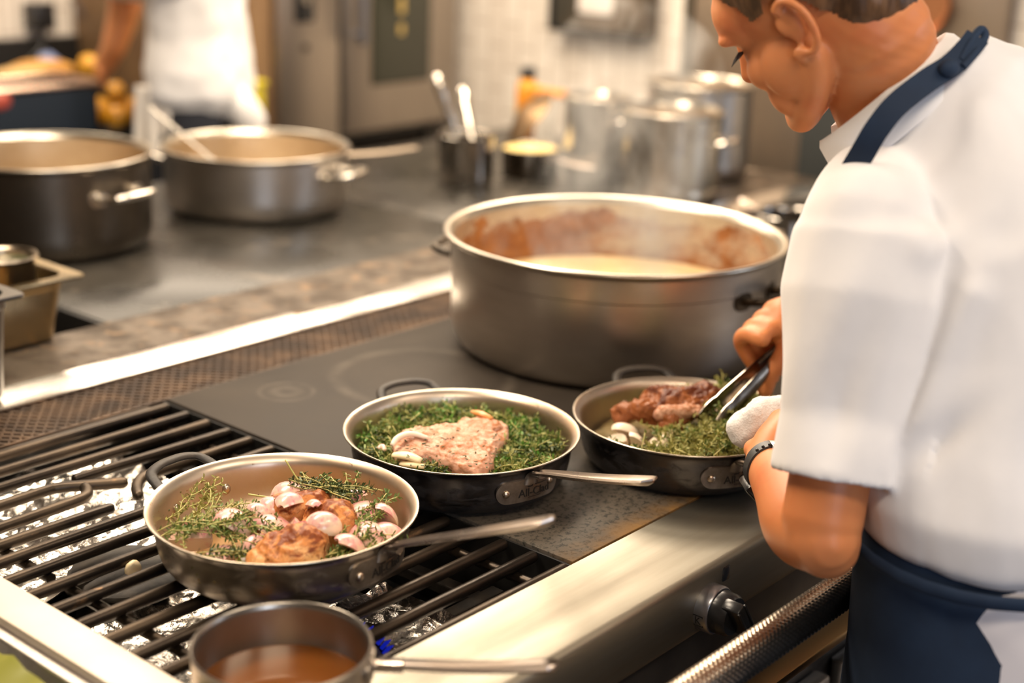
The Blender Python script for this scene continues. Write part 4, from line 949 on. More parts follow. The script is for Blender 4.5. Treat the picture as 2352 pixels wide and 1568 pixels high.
# wall panel
wp = empty('wall_panel_box', (3.98, 2.97, 1.3), 'dark wall-mounted control box with a pale plate on the tiles', 'control box')
link('box_body', mesh(*box((3.93, 2.772, 1.168), (3.998, 3.176, 1.55), .004)), M('dark_box_brown', (.05, .045, .035), (.12, .085, .055), 3, rough=.4), wp)
link('box_plate', mesh(*box((3.922, 2.905, 1.235), (3.932, 3.050, 1.40), .006)), M('pale_plate', (.80, .74, .68), rough=.4), wp)
link('box_bezel', mesh(*join(box((3.924, 2.772, 1.168), (3.932, 3.176, 1.185), .002), box((3.924, 3.155, 1.168), (3.932, 3.176, 1.55), .002))), plastic_k, wp)

# ---- combi oven
ov = empty('combi_oven', (3.53, 4.0, .79), 'stainless combi oven with dark window in the back corner', 'oven')
ovm = M('oven_steel', (.44, .38, .32), (.38, .33, .28), 3, metallic=.9, rough=.36, stretch=(1, 1, .2))
link('oven_body', mesh(*box((3.10, 3.64, .80), (3.945, 4.45, 1.95), .006)), ovm, ov)
link('control_column', mesh(*box((3.10, 3.60, .80), (3.365, 3.64, 1.95), .006)), ovm, ov)
dr = link('oven_door', mesh(*box((3.385, 3.595, .815), (3.93, 3.64, 1.93), .010)), ovm, ov)
link('door_window', mesh(*box((3.505, 3.588, .965), (3.79, 3.60, 1.75), .008)), dark_glass, dr)
link('door_glow', mesh(*join(box((3.63, 3.584, 1.20), (3.652, 3.589, 1.255)), box((3.63, 3.584, 1.13), (3.650, 3.589, 1.165)))), T('amber_lamp').out((.2, .12, .02), 0, .4, **{'Emission Color': (1, .62, .18, 1), 'Emission Strength': .8}), dr)
link('door_handle', mesh(*join(tube([(3.43, 3.555, 1.12), (3.43, 3.555, 1.75)], .013, 16, round_end=True), tube([(3.43, 3.555, 1.14), (3.43, 3.60, 1.14)], .009, 12), tube([(3.43, 3.555, 1.72), (3.43, 3.60, 1.72)], .009, 12))), M('blue_grey_handle', (.22, .24, .30), metallic=.8, rough=.3), dr)
link('control_display', mesh(*box((3.17, 3.592, 1.19), (3.25, 3.602, 1.36), .004)), plastic_k, ov)
link('display_lamp', mesh(*lathe([(0, 0), (.018, 0), (.018, .006), (0, .008)], 24)), bright_loop, ov).data.transform(wmat(ov).inverted() @ wmat(ov)) if False else None
link('display_dial', mesh(*xf(lathe([(0, 0), (.017, 0), (.017, .010), (0, .012)], 32), Matrix.Translation((3.205, 3.592, 1.265)) @ RXm)), bright_loop, ov)
link('lock_button', mesh(*xf(lathe([(0, 0), (.012, 0), (.012, .006), (0, .008)], 24), Matrix.Translation((3.215, 3.60, 1.11)) @ RXm)), dark_panel, ov)
link('gap_seal', mesh(*box((3.365, 3.61, .80), (3.385, 3.64, 1.95))), plastic_k, ov, smooth=False)
st = empty('oven_stand', (3.53, 4.0, 0), 'dark stand under the combi oven', 'stand')
for x in (3.14, 3.90):
    for y in (3.70, 4.38): link('leg', mesh(*box((x-.02, y-.02, 0), (x+.02, y+.02, .80), .003)), dark_panel, st)
link('shelf', mesh(*box((3.12, 3.68, .30), (3.92, 4.42, .33), .003)), pit, st)
link('top_frame', mesh(*box((3.12, 3.68, .765), (3.92, 4.42, .80), .003)), pit, st)
link('back_sheet', mesh(*box((3.12, 4.40, .33), (3.92, 4.42, .765))), pit, st)
cab = empty('brown_partition', (3.05, 4.1, 0), 'tall dark brown partition between the far cook and the oven', 'partition')
link('panel', mesh(*box((3.02, 3.64, 0), (3.094, 4.595, 2.1), .004)), brown_board, cab)
link('cabinet_edge', mesh(*box((3.018, 3.625, .0), (3.096, 3.64, 2.1), .004)), brown_board, cab)
yb = empty('yellow_crate', (2.86, 3.56, .885), 'yellow-green plastic crate beside the far cook', 'crate')
tc = empty('low_cart', (2.86, 3.56, 0), 'dark cart under the yellow-green crate', 'cart')
link('cart_body', mesh(*box((2.74, 3.47, .05), (2.99, 3.69, .885), .004)), pit, tc)
ycol = M('yellow_plastic', (.62, .50, .02), (.5, .42, .02), 6, rough=.4)
link('crate_shell', mesh(*join(box((2.80, 3.50, .886), (2.965, 3.66, 1.03), .015), box((2.795, 3.495, 1.02), (2.97, 3.665, 1.035), .006))), ycol, yb)
# back worktop with trays at the upper left
wt = empty('back_worktop', (1.6, 4.1, 0), 'dark steel worktop along the back wall at upper left', 'worktop')
link('worktop_body', mesh(*box((.6, 3.78, .1), (2.99, 4.55, .86))), dark_panel, wt, smooth=False)
link('worktop_top', mesh(*box((.6, 3.70, .86), (3.00, 4.58, .90), .004)), dark_panel, wt)
link('splash_back', mesh(*box((.6, 4.56, .90), (3.01, 4.598, 1.07))), pit, wt, smooth=False)
def tray(x0, x1, y0, y1, z0, z1, m, lab):
    p = empty('roasting_tray', ((x0+x1)/2, (y0+y1)/2, z0), lab, 'tray', 'trays on the back worktop')
    link('tray_shell', mesh(*join(box((x0, y0, z0), (x1, y0+.008, z1)), box((x0, y1-.008, z0), (x1, y1, z1)), box((x0, y0, z0), (x0+.008, y1, z1)), box((x1-.008, y0, z0), (x1, y1, z1)), box((x0, y0, z0), (x1, y1, z0+.006)))), m, p, smooth=False)
    link('tray_rim', mesh(*tube([(x0, y0, z1), (x1, y0, z1), (x1, y1, z1), (x0, y1, z1)], .011, 12, closed=True)), M('copper_rim', (.72, .52, .40), metallic=1, rough=.25), p)
tray(1.5, 2.36, 3.50, 3.69, .90, 1.075, M('blue_black_steel', (.02, .028, .04), rough=.35), 'deep blue-black tray with copper-bright rim at upper left')
fs = empty('tray_stand', (1.95, 3.55, 0), 'dark trolley under the blue-black tray at upper left', 'trolley')
link('trolley_body', mesh(*box((1.45, 3.49, .08), (2.37, 3.695, .895), .004)), pit, fs)
scrap('red_onion', (2.06, 3.52, 1.055), (.050, .040, .034), M('red_skin', (.55, .06, .06), (.65, .16, .10), 9, rough=.35), 'red onion in the deep tray at upper left', 'onion')
scrap('bread_loaf', (2.46, 3.93, 1.055), (.105, .045, .035), M('bread_gold', (.50, .27, .055), (.42, .20, .035), 14, rough=.6), 'golden bread loaf on the wooden box behind the tray', 'bread', (0, 0, -.3))
scrap('bread_loaf', (2.34, 3.86, 1.05), (.09, .045, .035), M('bread_pale', (.52, .33, .12), rough=.6), 'paler bread loaf left of the golden one on the wooden box', 'bread', (0, 0, -.5))
scrap('yellow_squash', (2.58, 3.86, 1.06), (.04, .04, .045), M('squash_skin', (.55, .27, .015), rough=.5), 'yellow squash by the hand of the far cook', 'vegetable')
bx = empty('bread_box', (2.44, 3.90, .90), 'dark box carrying the bread on the back worktop', 'box')
link('box_body', mesh(*box((2.22, 3.78, .90), (2.66, 4.02, 1.018), .004)), pit, bx)
for i, (x, y, z, r) in enumerate(((2.41, 3.58, .985, .042), (2.50, 3.55, .98, .038), (2.44, 3.53, .97, .036), (2.55, 3.60, .975, .036), (2.47, 3.57, 1.035, .030))):
    scrap('orange_pepper', (x, y, z), (r, r*.9, r), M('pepper_orange', (.58, .25, .015), (.70, .38, .05), 10, rough=.25), ['largest orange pepper at the left of the heap beside the blue-black tray', 'orange pepper in the middle of the heap by the far cook', 'nearest orange pepper of the heap beside the blue-black tray', 'orange pepper of the heap nearest the apron of the far cook', 'small orange pepper on top of the heap by the far cook'][i], 'pepper')
pb = empty('pepper_box', (2.49, 3.59, .0), 'dark box holding the orange peppers left of the far cook', 'box')
link('box_body', mesh(*box((2.38, 3.49, .05), (2.61, 3.69, .945), .004)), pit, pb)
# shelf things top left: black socket with cables
sk = empty('wall_socket', (2.44, 4.58, 1.2), 'black wall socket with hanging cables on the back tiles', 'socket')
link('socket_body', mesh(*box((2.82, 4.52, 1.10), (2.90, 4.598, 1.19), .006)), plastic_k, sk)
link('cable', mesh(*tube(spline([(2.86, 4.54, 1.11), (2.84, 4.53, 1.04), (2.74, 4.52, .98), (2.62, 4.52, .93)], 6), .007, 10)), plastic_k, sk)
link('cable', mesh(*tube(spline([(2.98, 4.54, 1.20), (3.06, 4.54, 1.08), (3.10, 4.53, 1.00), (3.11, 4.52, .92)], 6), .008, 10)), M('grey_cable', (.12, .10, .10), rough=.5), sk)
bcup = scrap('blue_cup', (2.62, 4.15, 1.03), (.04, .04, .05), M('blue_plastic', (.16, .20, .36), rough=.4), 'bluish cup on the worktop behind the far cook\'s hand', 'cup')
# brown and copper things on the right wall beside the cook's neck
cp = empty('copper_pan', (3.97, 1.82, 1.38), 'hanging copper pan on the wall behind the cook\'s neck', 'pan')
link('pan_body', mesh(*xf(lathe([(0, 0), (.07, 0), (.085, .03), (.082, .03), (.068, .003), (0, .003)], 48), Matrix.Translation((3.955, 1.84, 1.36)) @ Matrix.Rotation(R(-90), 4, 'Y'))), M('copper', (.55, .25, .12), metallic=.9, rough=.35), cp)
link('pan_handle', mesh(*box((3.93, 1.83, 1.42), (3.94, 1.85, 1.60), .002)), M('pan_handle_brown', (.3, .15, .1), rough=.4), cp)

# ------------------------------------------------------------------ steam over the braising pot
t = T('steam'); nt = t.t; nt.nodes.remove(t.b); vs = nt.nodes.new('ShaderNodeVolumePrincipled'); nt.links.new(vs.outputs[0], nt.nodes['Material Output'].inputs['Volume'])
vs.inputs['Color'].default_value = (1, .97, .92, 1); vs.inputs['Anisotropy'].default_value = .2
co = t.coord((1, 1, .55)); n1 = t.ramp(t.noise(9, 3, .6, co, .6), .48, .72, 0., 1.)
vs_d = t.math('MULTIPLY', n1, 5.); nt.links.new(vs_d, vs.inputs['Density'])
sv = bake(join(ell((1.93, 1.42, 1.09), (.22, .22, .09)), ell((2.02, 1.46, 1.20), (.17, .17, .15)), ell((2.12, 1.52, 1.32), (.17, .17, .15))), .02, 6)
o = link('steam', sv, t.m, smooth='all'); tag(o, 'faint white steam rising from the braising pot', 'steam', None, 'stuff')

# ------------------------------------------------------------------ the cook in white at the range
def ring(c, hr, hf, az, z=None, n=40, ex=2.3, tilt=(0, 0)):
    """superellipse section; az is the way the body faces"""
    Fv = Vector((math.cos(R(az)), math.sin(R(az)), tilt[0])); Rv = Vector((math.sin(R(az)), -math.cos(R(az)), tilt[1]))
    P = []
    for i in range(n):
        a = 2*PI*i/n; ca, sa = math.cos(a), math.sin(a)
        u = math.copysign(abs(ca)**(2/ex), ca)*hr; v = math.copysign(abs(sa)**(2/ex), sa)*hf
        P.append(tuple(Vector(c)+Rv*u+Fv*v))
    return P
AZ = 108
Fd = Vector((math.cos(R(AZ)), math.sin(R(AZ)), 0)); Rd = Vector((math.sin(R(AZ)), -math.cos(R(AZ)), 0)); Zd = Vector((0, 0, 1))
cook = empty('person', (1.47, .50, 0), 'cook in white short-sleeved shirt and navy apron bending over the pans with tongs', 'person')
# head frame
Hc = Vector((1.414, .794, 1.541)); PIT = R(33.5)
HAZ = 92.7
F0 = Vector((math.cos(R(HAZ)), math.sin(R(HAZ)), 0)); L0 = Vector((-math.sin(R(HAZ)), math.cos(R(HAZ)), 0))
HF = (F0*math.cos(PIT)-Zd*math.sin(PIT)).normalized(); HU = (F0*math.sin(PIT)+Zd*math.cos(PIT)).normalized(); HL = L0
HR = R(-18.8); HL, HU = (HL*math.cos(HR)+HU*math.sin(HR)).normalized(), (HU*math.cos(HR)-HL*math.sin(HR)).normalized()
HM = Matrix((HF, HL, HU)).transposed()
HS = .976
def H(f, l, u): return Hc+(HF*f+HL*l+HU*u)*HS
def he(c, r, rot=None):
    m = HM if rot is None else HM @ rot
    return ell(H(*c), tuple(q*HS for q in r), m)
head = [he((-.012, 0, .035), (.098, .076, .088)), he((.030, 0, -.035), (.062, .058, .075)), he((.052, 0, .028), (.045, .060, .045)),
        he((.060, 0, -.070), (.032, .036, .038))]
for s in (-1, 1):
    head += [chain([H(-.005, s*.060, -.045), H(.012, s*.056, -.072), H(.045, s*.038, -.095), H(.072, s*.012, -.106)], [x*HS for x in (.018, .017, .018, .018)]),
             he((.058, s*.034, -.036), (.028, .024, .026)), he((.078, s*.030, .016), (.016, .024, .010))]
head += [he((.018, s*.052, -.045), (.046, .020, .040)) for s in (1, -1)]+[he((.052, s*.030, -.072), (.030, .024, .030)) for s in (1, -1)]
head += [chain([H(.084, 0, .005), H(.093, 0, -.018), H(.100, 0, -.036)], [.009, .009, .0115]), he((.091, .009, -.038), (.010, .008, .007)), he((.091, -.009, -.038), (.010, .008, .007)),
         he((.080, 0, -.066), (.014, .022, .006)), he((.078, 0, -.077), (.013, .019, .006)), he((.078, 0, -.102), (.016, .018, .015))]
# ears
for s in (1, -1):
    er = []
    for a in range(-125, 150, 25):
        er.append(H(-.012-.019*math.cos(R(a))*-1*-1-.004, s*(.078+.010*(1+math.cos(R(a)))/2*1.0), -.006+.031*math.sin(R(a))))
    head.append(chain(er, [.0035]+[.0048]*(len(er)-2)+[.006], 12, 3))
    head.append(he((-.010, s*.074, -.004), (.013, .006, .022))); head.append(he((.000, s*.078, -.034), (.008, .005, .010)))
    head.append(he((.002, s*.076, .0), (.005, .005, .012)))
neckb = Vector((1.482, .700, 1.440))
head += [chain([H(-.035, 0, -.01), H(-.045, 0, -.070), neckb+Vector((-.01, .02, .015)), neckb-Vector((-.01, .03, .05))], [.064*HS, .062, .062, .07])]
# torso, arms, hands
SL = Vector((1.360, .672, 1.315)); SR = Vector((1.66, .76, 1.375))
EL = Vector((1.272, .636, 1.016)); WL = Vector((1.406, .783, 1.020))
ER = Vector((1.83, .80, 1.08)); WR = Vector((1.705, .945, 1.085))
torso = [loft([ring((1.46, .52, .86), .15, .10, AZ), ring((1.465, .55, 1.0), .14, .10, AZ), ring((1.50, .58, 1.15), .15, .10, AZ), ring((1.525, .62, 1.29), .14, .09, AZ, tilt=(-.4, .1)), ring((1.50, .68, 1.41), .06, .06, AZ, tilt=(-.9, .1))])]
arms = [chain([SL+Vector((.012, 0, 0)), SL.lerp(EL, .5)+Vector((.006, 0, 0)), EL+Vector((.004, .004, .020))], [.050, .043, .042]),
        chain([EL+Vector((.0, .0, .004)), EL.lerp(WL, .28)+Vector((-.002, .0, -.006)), EL.lerp(WL, .6), WL], [.040, .045, .037, .0265]),
        ell(EL+Vector((.004, -.004, -.006)), .034),
        chain([SR, SR.lerp(ER, .5), ER], [.052, .046, .040]), chain([ER, ER.lerp(WR, .4), WR], [.040, .040, .026])]
def finger(P, r): return chain(P, r, 12, 4)
# left hand, gripping the folded towel over the pan handle: palm ahead of the wrist
dA = (WL-EL).normalized(); dL = Vector((.95, .12, .22)).normalized(); G = Vector((1.452, .850, 1.012)); sideL = Vector((.62, -.50, .0)).normalized()
handL = [chain([WL, WL+dL*.03+Zd*.006, WL+dL*.065+Zd*.006], [.026, .030, .030]), ell(WL+dL*.055, (.042, .034, .018), rz(40))]
for k, off in enumerate((-.030, -.010, .010, .029)):
    b = WL+dL*.082+sideL*off+Zd*.004; ln = (.9, 1.05, 1, .82)[k]
    handL.append(finger([b, b+dL*.022*ln+Zd*.004, b+dL*.036*ln-Zd*.016, b+dL*.024*ln-Zd*.034], [.0105, .0098, .0092, .0085]))
b = WL+dL*.03-sideL*.026; handL.append(finger([b, b-sideL*.014+dL*.024-Zd*.008, b-sideL*.004+dL*.048-Zd*.018, b+sideL*.004+dL*.062-Zd*.024], [.013, .0115, .0105, .0095]))
# right hand closed round the tongs
TT = Vector((1.553, .955, .985)); TH = Vector((1.722, .930, 1.078))       # tongs tip and far end
td = (TH-TT).normalized(); ts = td.cross(Zd).normalized(); tu = ts.cross(td)   # ts: sideways
K = TT.lerp(TH, .80)
handR = []
palm_c = K+tu*.030+td*.022
handR.append(chain([WR, WR.lerp(palm_c, .5)+Zd*.012, palm_c], [.026, .030, .032]))
handR.append(ell(palm_c, (.036, .034, .024), rz(10)))
for k in range(4):
    c = K-td*(.030-.020*k) + tu*.022   # knuckles spaced along the tongs
    kn_ = c+ts*(-.024)+tu*.022
    ln = (1., 1.08, 1., .85)[k]
    handR.append(finger([c+ts*.004+tu*.024, kn_, kn_-ts*.016*ln-tu*.024, c-ts*.020-tu*.046*ln, c+ts*.004-tu*.046*ln], [.0125, .0118, .0105, .0098, .0088]))
b = palm_c-td*.008+ts*.012-tu*.012
handR.append(finger([b, b-td*.030+ts*.004-tu*.012, b-td*.052-ts*.004-tu*.028, b-td*.066-ts*.008-tu*.048], [.0150, .0135, .0125, .0110]))
legs = [chain([(1.39, .50, .90), (1.385, .52, .50), (1.38, .50, .10)], [.085, .062, .045]), chain([(1.54, .53, .90), (1.54, .55, .50), (1.54, .53, .10)], [.085, .062, .045])]
bodyv = join(*(head+torso+arms+handL+handR+legs))
link('body', bake(bodyv, .0028, 9, .5), skin, cook, smooth='all')
# eyelash and brow
lv = []
for s in (1, -1):
    for k in range(9):
        a = H(.080, s*(.022+.003*k), -.004-.0008*abs(k-4)); lv.append(tube([a, a+(HF*.010+HL*s*.002-HU*.004)], [.0012, .0003], 6))
link('eyelashes', mesh(*join(*lv)), lash_m, cook)
lv = [chain([H(.088, s*.014, .022), H(.087, s*.030, .028), H(.074, s*.046, .022)], [.002, .003, .0015]) for s in (1, -1)]
link('eyebrows', mesh(*join(*lv)), lash_m, cook)
# hair: cap over the back and top, bun out of frame
hv = [he((-.014, 0, .036), (.104, .0825, .094)), he((-.064, 0, -.018), (.060, .065, .062)), he((.020, .050, .036), (.034, .024, .036)), he((.020, -.050, .036), (.034, .024, .036)), he((-.10, 0, .085), (.04, .04, .04))]
def hd(p, n): return p+n*.0016*nz(((p-Hc).dot(HL)*2.5, (p-Hc).dot(HF)*.5, (p-Hc).dot(HU)*.5), 90)
hm = bake(join(*hv), .003, 8, .5, hd)
# keep hair behind the hairline: cut faces in front of the ear or below the nape
bm = bmesh.new(); bm.from_mesh(hm)
dele = []
HLN = [(-.2, -.075), (-.108, -.068), (-.066, -.045), (-.043, -.007), (-.030, .026), (0, .036), (.009, .024), (.028, .022), (.034, .045), (.05, .056), (.075, .085), (.2, .12)]
for f in bm.faces:
    q = (f.calc_center_median()-Hc)/HS; ff, uu = q.dot(HF), q.dot(HU)
    for (f0, u0), (f1, u1) in zip(HLN, HLN[1:]):
        if f0 <= ff < f1:
            if uu < u0+(u1-u0)*(ff-f0)/(f1-f0)+.004*nz(q, 40): dele.append(f)
bmesh.ops.delete(bm, geom=dele, context='FACES'); bm.to_mesh(hm); bm.free()
link('hair', hm, hair_m, cook, smooth='all')
# wisps at the nape
wv = []
for k in range(40):
    a = H(-.075+rnd.uniform(-.02, .02), rnd.uniform(-.04, .05), .0+rnd.uniform(-.01, .02)); d = (-HU*.6-HF*.5+HL*rnd.uniform(-.3, .5)).normalized()
    wv.append(tube([a, a+d*.02+HF*-.004, a+d*.042+HU*.006], [.0006, .0005, .0002], 5))
link('hair_wisps', mesh(*join(*wv)), hair_m, cook, smooth='all')

# shirt
def sleeve(S_, E_, w0, w1, t_end, n=36, az0=0, wsc=(1, 1)):
    """open sleeve: outer wall, folded hem, inner wall going back up"""
    d = (E_-S_).normalized(); L = (E_-S_).length*t_end; sx = d.cross(Vector((0, 1, .2))).normalized(); sy = sx.cross(d)
    secs = []
    for t, w in ((-.12, w0*.7), (.0, w0), (.25, w0*1.05), (.5, (w0+w1)/2*1.04), (.75, w1*1.0), (.93, w1*1.02), (.985, w1*1.03), (1.0, w1*1.02)):
        secs.append([tuple(S_+d*L*t+sx*w*wsc[0]*math.cos(2*PI*i/n)+sy*w*wsc[1]*math.sin(2*PI*i/n)) for i in range(n)])
    for t, w in ((1.0, w1*1.02-.007), (.95, w1-.010), (.72, w1-.019)):
        secs.append([tuple(S_+d*L*t+sx*w*wsc[0]*math.cos(2*PI*i/n)+sy*w*wsc[1]*math.sin(2*PI*i/n)) for i in range(n)])
    return loft(secs), d
sl1, sd1 = sleeve(SL+Vector((.014, -.006, .0)), EL+Vector((.002, -.002, 0)), .082, .066, .80, wsc=(1.0, 1.0))
sr1, _ = sleeve(SR, ER, .078, .070, .62)
shirt_parts = [loft([ring((1.475, .53, .990), .150, .125, AZ, ex=2.4), ring((1.470, .54, 1.018), .178, .140, AZ, ex=2.4), ring((1.468, .55, 1.06), .184, .140, AZ, ex=2.4), ring((1.480, .575, 1.13), .178, .132, AZ, ex=2.5),
        ring((1.510, .590, 1.22), .180, .130, AZ, ex=2.5, tilt=(-.15, .03)), ring((1.530, .620, 1.32), .182, .118, AZ, ex=2.4, tilt=(-.40, .10)), ring((1.535, .650, 1.385), .160, .102, AZ, ex=2.3, tilt=(-.65, .14)), ring((1.512, .682, 1.425), .112, .088, AZ, tilt=(-.9, .14)), ring((1.487, .703, 1.440), .074, .076, AZ, tilt=(-1, .12))]),
        chain([SL+Vector((.07, .02, .035)), SL+Vector((.01, 0, .010)), SL+Vector((-.004, 0, -.05))], [.066, .068, .070]),
        chain([SR+Vector((-.06, -.02, .03)), SR, SR+Vector((.01, 0, -.04))], [.066, .068, .066]), sl1, sr1]
folds = [  # (point a, point b, width, depth): creases of the cloth
 (Vector((1.30, .64, 1.26)), Vector((1.24, .62, 1.10)), .020, -.007), (Vector((1.36, .55, 1.28)), Vector((1.25, .58, 1.06)), .018, .008), (Vector((1.38, .50, 1.20)), Vector((1.29, .56, 1.12)), .016, -.008),
 (Vector((1.42, .46, 1.26)), Vector((1.34, .52, 1.08)), .022, .009), (Vector((1.36, .48, 1.10)), Vector((1.46, .43, 1.02)), .020, -.008), (Vector((1.40, .44, 1.14)), Vector((1.52, .42, 1.08)), .020, .008),
 (Vector((1.33, .50, 1.04)), Vector((1.46, .42, .99)), .016, .008), (Vector((1.48, .46, 1.30)), Vector((1.60, .50, 1.18)), .024, .007), (Vector((1.52, .45, 1.22)), Vector((1.58, .44, 1.04)), .022, -.008),
 (Vector((1.34, .60, 1.32)), Vector((1.46, .56, 1.34)), .018, .005), (Vector((1.40, .55, 1.33)), Vector((1.50, .50, 1.24)), .02, -.005)]
def sd_(p, n):
    k = 0
    for a, b, wd, dp in folds:
        ab = b-a; t = max(0, min(1, (p-a).dot(ab)/ab.length_squared)); q = (p-(a+ab*t)); k += dp*1.5*math.exp(-(q.length/wd)**2)
    k += .010*noise.noise(Vector((p.x*9, p.y*9, p.z*4+7)))+.0045*noise.noise(Vector((p.x*22+3, p.y*22, p.z*9)))
    q = (p-SL-Vector((.014, -.006, 0))); al = q.dot(sd1); rr_ = (q-sd1*al).length
    if al > .12 and rr_ < .10:
        k *= max(0, min(1, (.242-al)/.06))
        if n.dot(q-sd1*al) < 0: k = 0
    return p+n*k
sh = bake(join(*shirt_parts), .0045, 9, .5, sd_)
shirt = link('shirt', sh, white_cloth, cook, smooth='all')
# sleeve cuff line (stitched hem)
d = sd1; hemc = SL+Vector((.012, 0, 0))+(EL+Vector((-.003, 0, 0))-SL-Vector((.012, 0, 0)))*.70
# collar: standing band round the neck, open at the front
cs = []; n = 44
cF = (Fd-Zd*1.0).normalized(); cR = (Rd+Zd*.12).normalized(); cN = cR.cross(cF).normalized(); cC = Vector((1.484, .705, 1.441))
for i in range(n+1):
    a = R(90+24+(360-48)*i/n); ca, sa = math.cos(a), math.sin(a)   # 90 = front
    e = cR*ca*.073+cF*sa*(.080 if sa > 0 else .076)+(cF*.010 if sa > .2 else cF*0)*max(0, (sa-.2)); u = e.normalized(); P = []
    for dr, dz in ((.006, -.022), (.000, .000), (-.004, .016), (-.002, .024), (.004, .026), (.009, .020), (.013, .000), (.018, -.018), (.016, -.021), (.009, -.004), (.004, .012), (.002, .002)):
        P.append(tuple(cC+e+u*dr+cN*dz))
    cs.append(P)
link('collar', mesh(*loft(cs)), white_cloth, shirt, smooth=60)
# apron strap: ribbon round the neck, knotted loop standing off behind
def ribbon(P, wdt, th, nrm):
    secs = []; q = spline(P, 8)
    for (p, tt, s, nn) in frames([Vector(x) for x in q], nrm):
        secs.append([tuple(p+s*wdt/2-nn*th/2), tuple(p+s*wdt/2+nn*th/2), tuple(p-s*wdt/2+nn*th/2), tuple(p-s*wdt/2-nn*th/2)])
    return loft(secs)
def PX(x, y, d): v = fw+rt*((x-1176)/FPX)-up*((y-784)/FPX); return CAM+v*d
strapP = [PX(2245, 85, 1.50), PX(2225, 110, 1.495), PX(2185, 150, 1.485), PX(2130, 185, 1.475), PX(2060, 240, 1.465), PX(2015, 295, 1.468), PX(1985, 345, 1.48), PX(1950, 405, 1.51), PX(1932, 445, 1.55)]
apron = None
ap = []
# bib and skirt of the apron: front and left side of the lower body
def apron_sec(c, hr, hf, a0, a1, n=34, th=.004):
    out, inn = [], []
    for i in range(n+1):
        a = R(a0+(a1-a0)*i/n); ca, sa = math.cos(a), math.sin(a); ex = 2.4
        u = math.copysign(abs(ca)**(2/ex), ca); v = math.copysign(abs(sa)**(2/ex), sa)
        out.append(tuple(Vector(c)+Rd*u*hr+Fd*v*hf)); inn.append(tuple(Vector(c)+Rd*u*(hr-th)+Fd*v*(hf-th)))
    return out+inn[::-1]
# a: 0 = right side, 90 = front, 180 = left side, 270 = back
secs = [apron_sec((1.47, .555, 1.075), .150, .125, -10, 228), apron_sec((1.47, .545, 1.03), .168, .135, -10, 236), apron_sec((1.472, .54, .965), .172, .138, -10, 238), apron_sec((1.474, .53, .93), .182, .146, -10, 234), apron_sec((1.476, .522, .86), .192, .152, -10, 222),
        apron_sec((1.478, .52, .78), .200, .156, -8, 208), apron_sec((1.48, .52, .60), .208, .158, -5, 200), apron_sec((1.48, .52, .40), .212, .16, -5, 196)]
def apd(p, n): return p
me = mesh(*loft(secs))
apron = link('apron', me, navy, cook, smooth=60)
link('neck_strap', mesh(*ribbon([tuple(p) for p in strapP], .025, .003, (-.6, -.5, .6))), navy, apron)
link('strap_knot', mesh(*join(tube(spline([PX(2205, 140, 1.49), PX(2230, 95, 1.50), PX(2252, 68, 1.51), PX(2262, 85, 1.51), PX(2240, 120, 1.495), PX(2210, 155, 1.485)], 5), .0045, 10), ell(PX(2180, 158, 1.48), (.014, .010, .010)))), navy, apron)
# waist tie
tie = [Vector((1.47, .54, 1.000))+Rd*(.192*math.cos(R(a)))+Fd*(.155*math.sin(R(a)))+Zd*(.0) for a in range(-40, 321, 12)]
link('waist_tie', mesh(*tube([tuple(p) for p in tie], .0035, 8, closed=False, flat=2.2)), navy, apron)
# trousers and shoes
tr = [loft([ring((1.475, .52, 1.01), .160, .125, AZ, ex=2.4), ring((1.475, .49, .88), .178, .135, AZ, ex=2.4), ring((1.475, .49, .80), .175, .135, AZ)]),
      chain([(1.385, .47, .82), (1.385, .50, .48), (1.38, .49, .08)], [.105, .082, .072]), chain([(1.56, .52, .82), (1.56, .54, .48), (1.55, .53, .08)], [.105, .082, .072])]
link('trousers', bake(join(*tr), .008, 6, .5, lambda p, n: p+n*.006*nz(p, 10)), M('pale_trouser_cloth', (.74, .72, .76), rough=.9), cook, smooth='all')
for x, y in ((1.38, .51), (1.55, .55)):
    link('shoe', bake(join(cap((x, y-.04, .045), (x+.02*math.cos(R(AZ)), y+.12, .035), .045, .035)), .006, 4), shoe_m, cook, smooth='all')
# watch on the left wrist
dW = (WL-EL).normalized(); wc = WL-dW*.020; wa = dW.cross(Zd).normalized(); wb = wa.cross(dW)
def wring(r, w2, th, o=0):
    secs = []
    for i in range(48):
        a = 2*PI*i/48; e = wa*math.cos(a)+wb*math.sin(a); c = wc+dW*(o+.006*math.sin(a))
        secs.append([tuple(c+e*r-dW*w2), tuple(c+e*(r+th)-dW*w2*.9), tuple(c+e*(r+th)+dW*w2*.9), tuple(c+e*r+dW*w2)])
    return loft(secs, closed=True)
wt_ = link('watch_strap', mesh(*wring(.0290, .0085, .0030)), M('black_rubber', (.02, .021, .023), rough=.45), cook)
link('watch_case', mesh(*xf(box((-.017, -.014, -.005), (.017, .014, .006), .004), Matrix.Translation(wc+wb*-.024+wa*-.022) @ Matrix((dW, wa, wb)).transposed().to_4x4() @ Matrix.Rotation(R(-45), 4, 'X'))), plastic_k, wt_)
link('watch_buckle', mesh(*xf(box((-.009, -.010, -.001), (.009, .010, .003), .001), Matrix.Translation(wc+wb*.031+wa*.006) @ Matrix((dW, wa, wb)).transposed().to_4x4())), bright_loop, wt_)
for k in range(4):
    a = R(128-14*k); e = wa*math.cos(a)+wb*math.sin(a)
    link('strap_hole', mesh(*ell(wc+e*.0322, (.0016, .0022, .0022))), plastic_k, wt_)
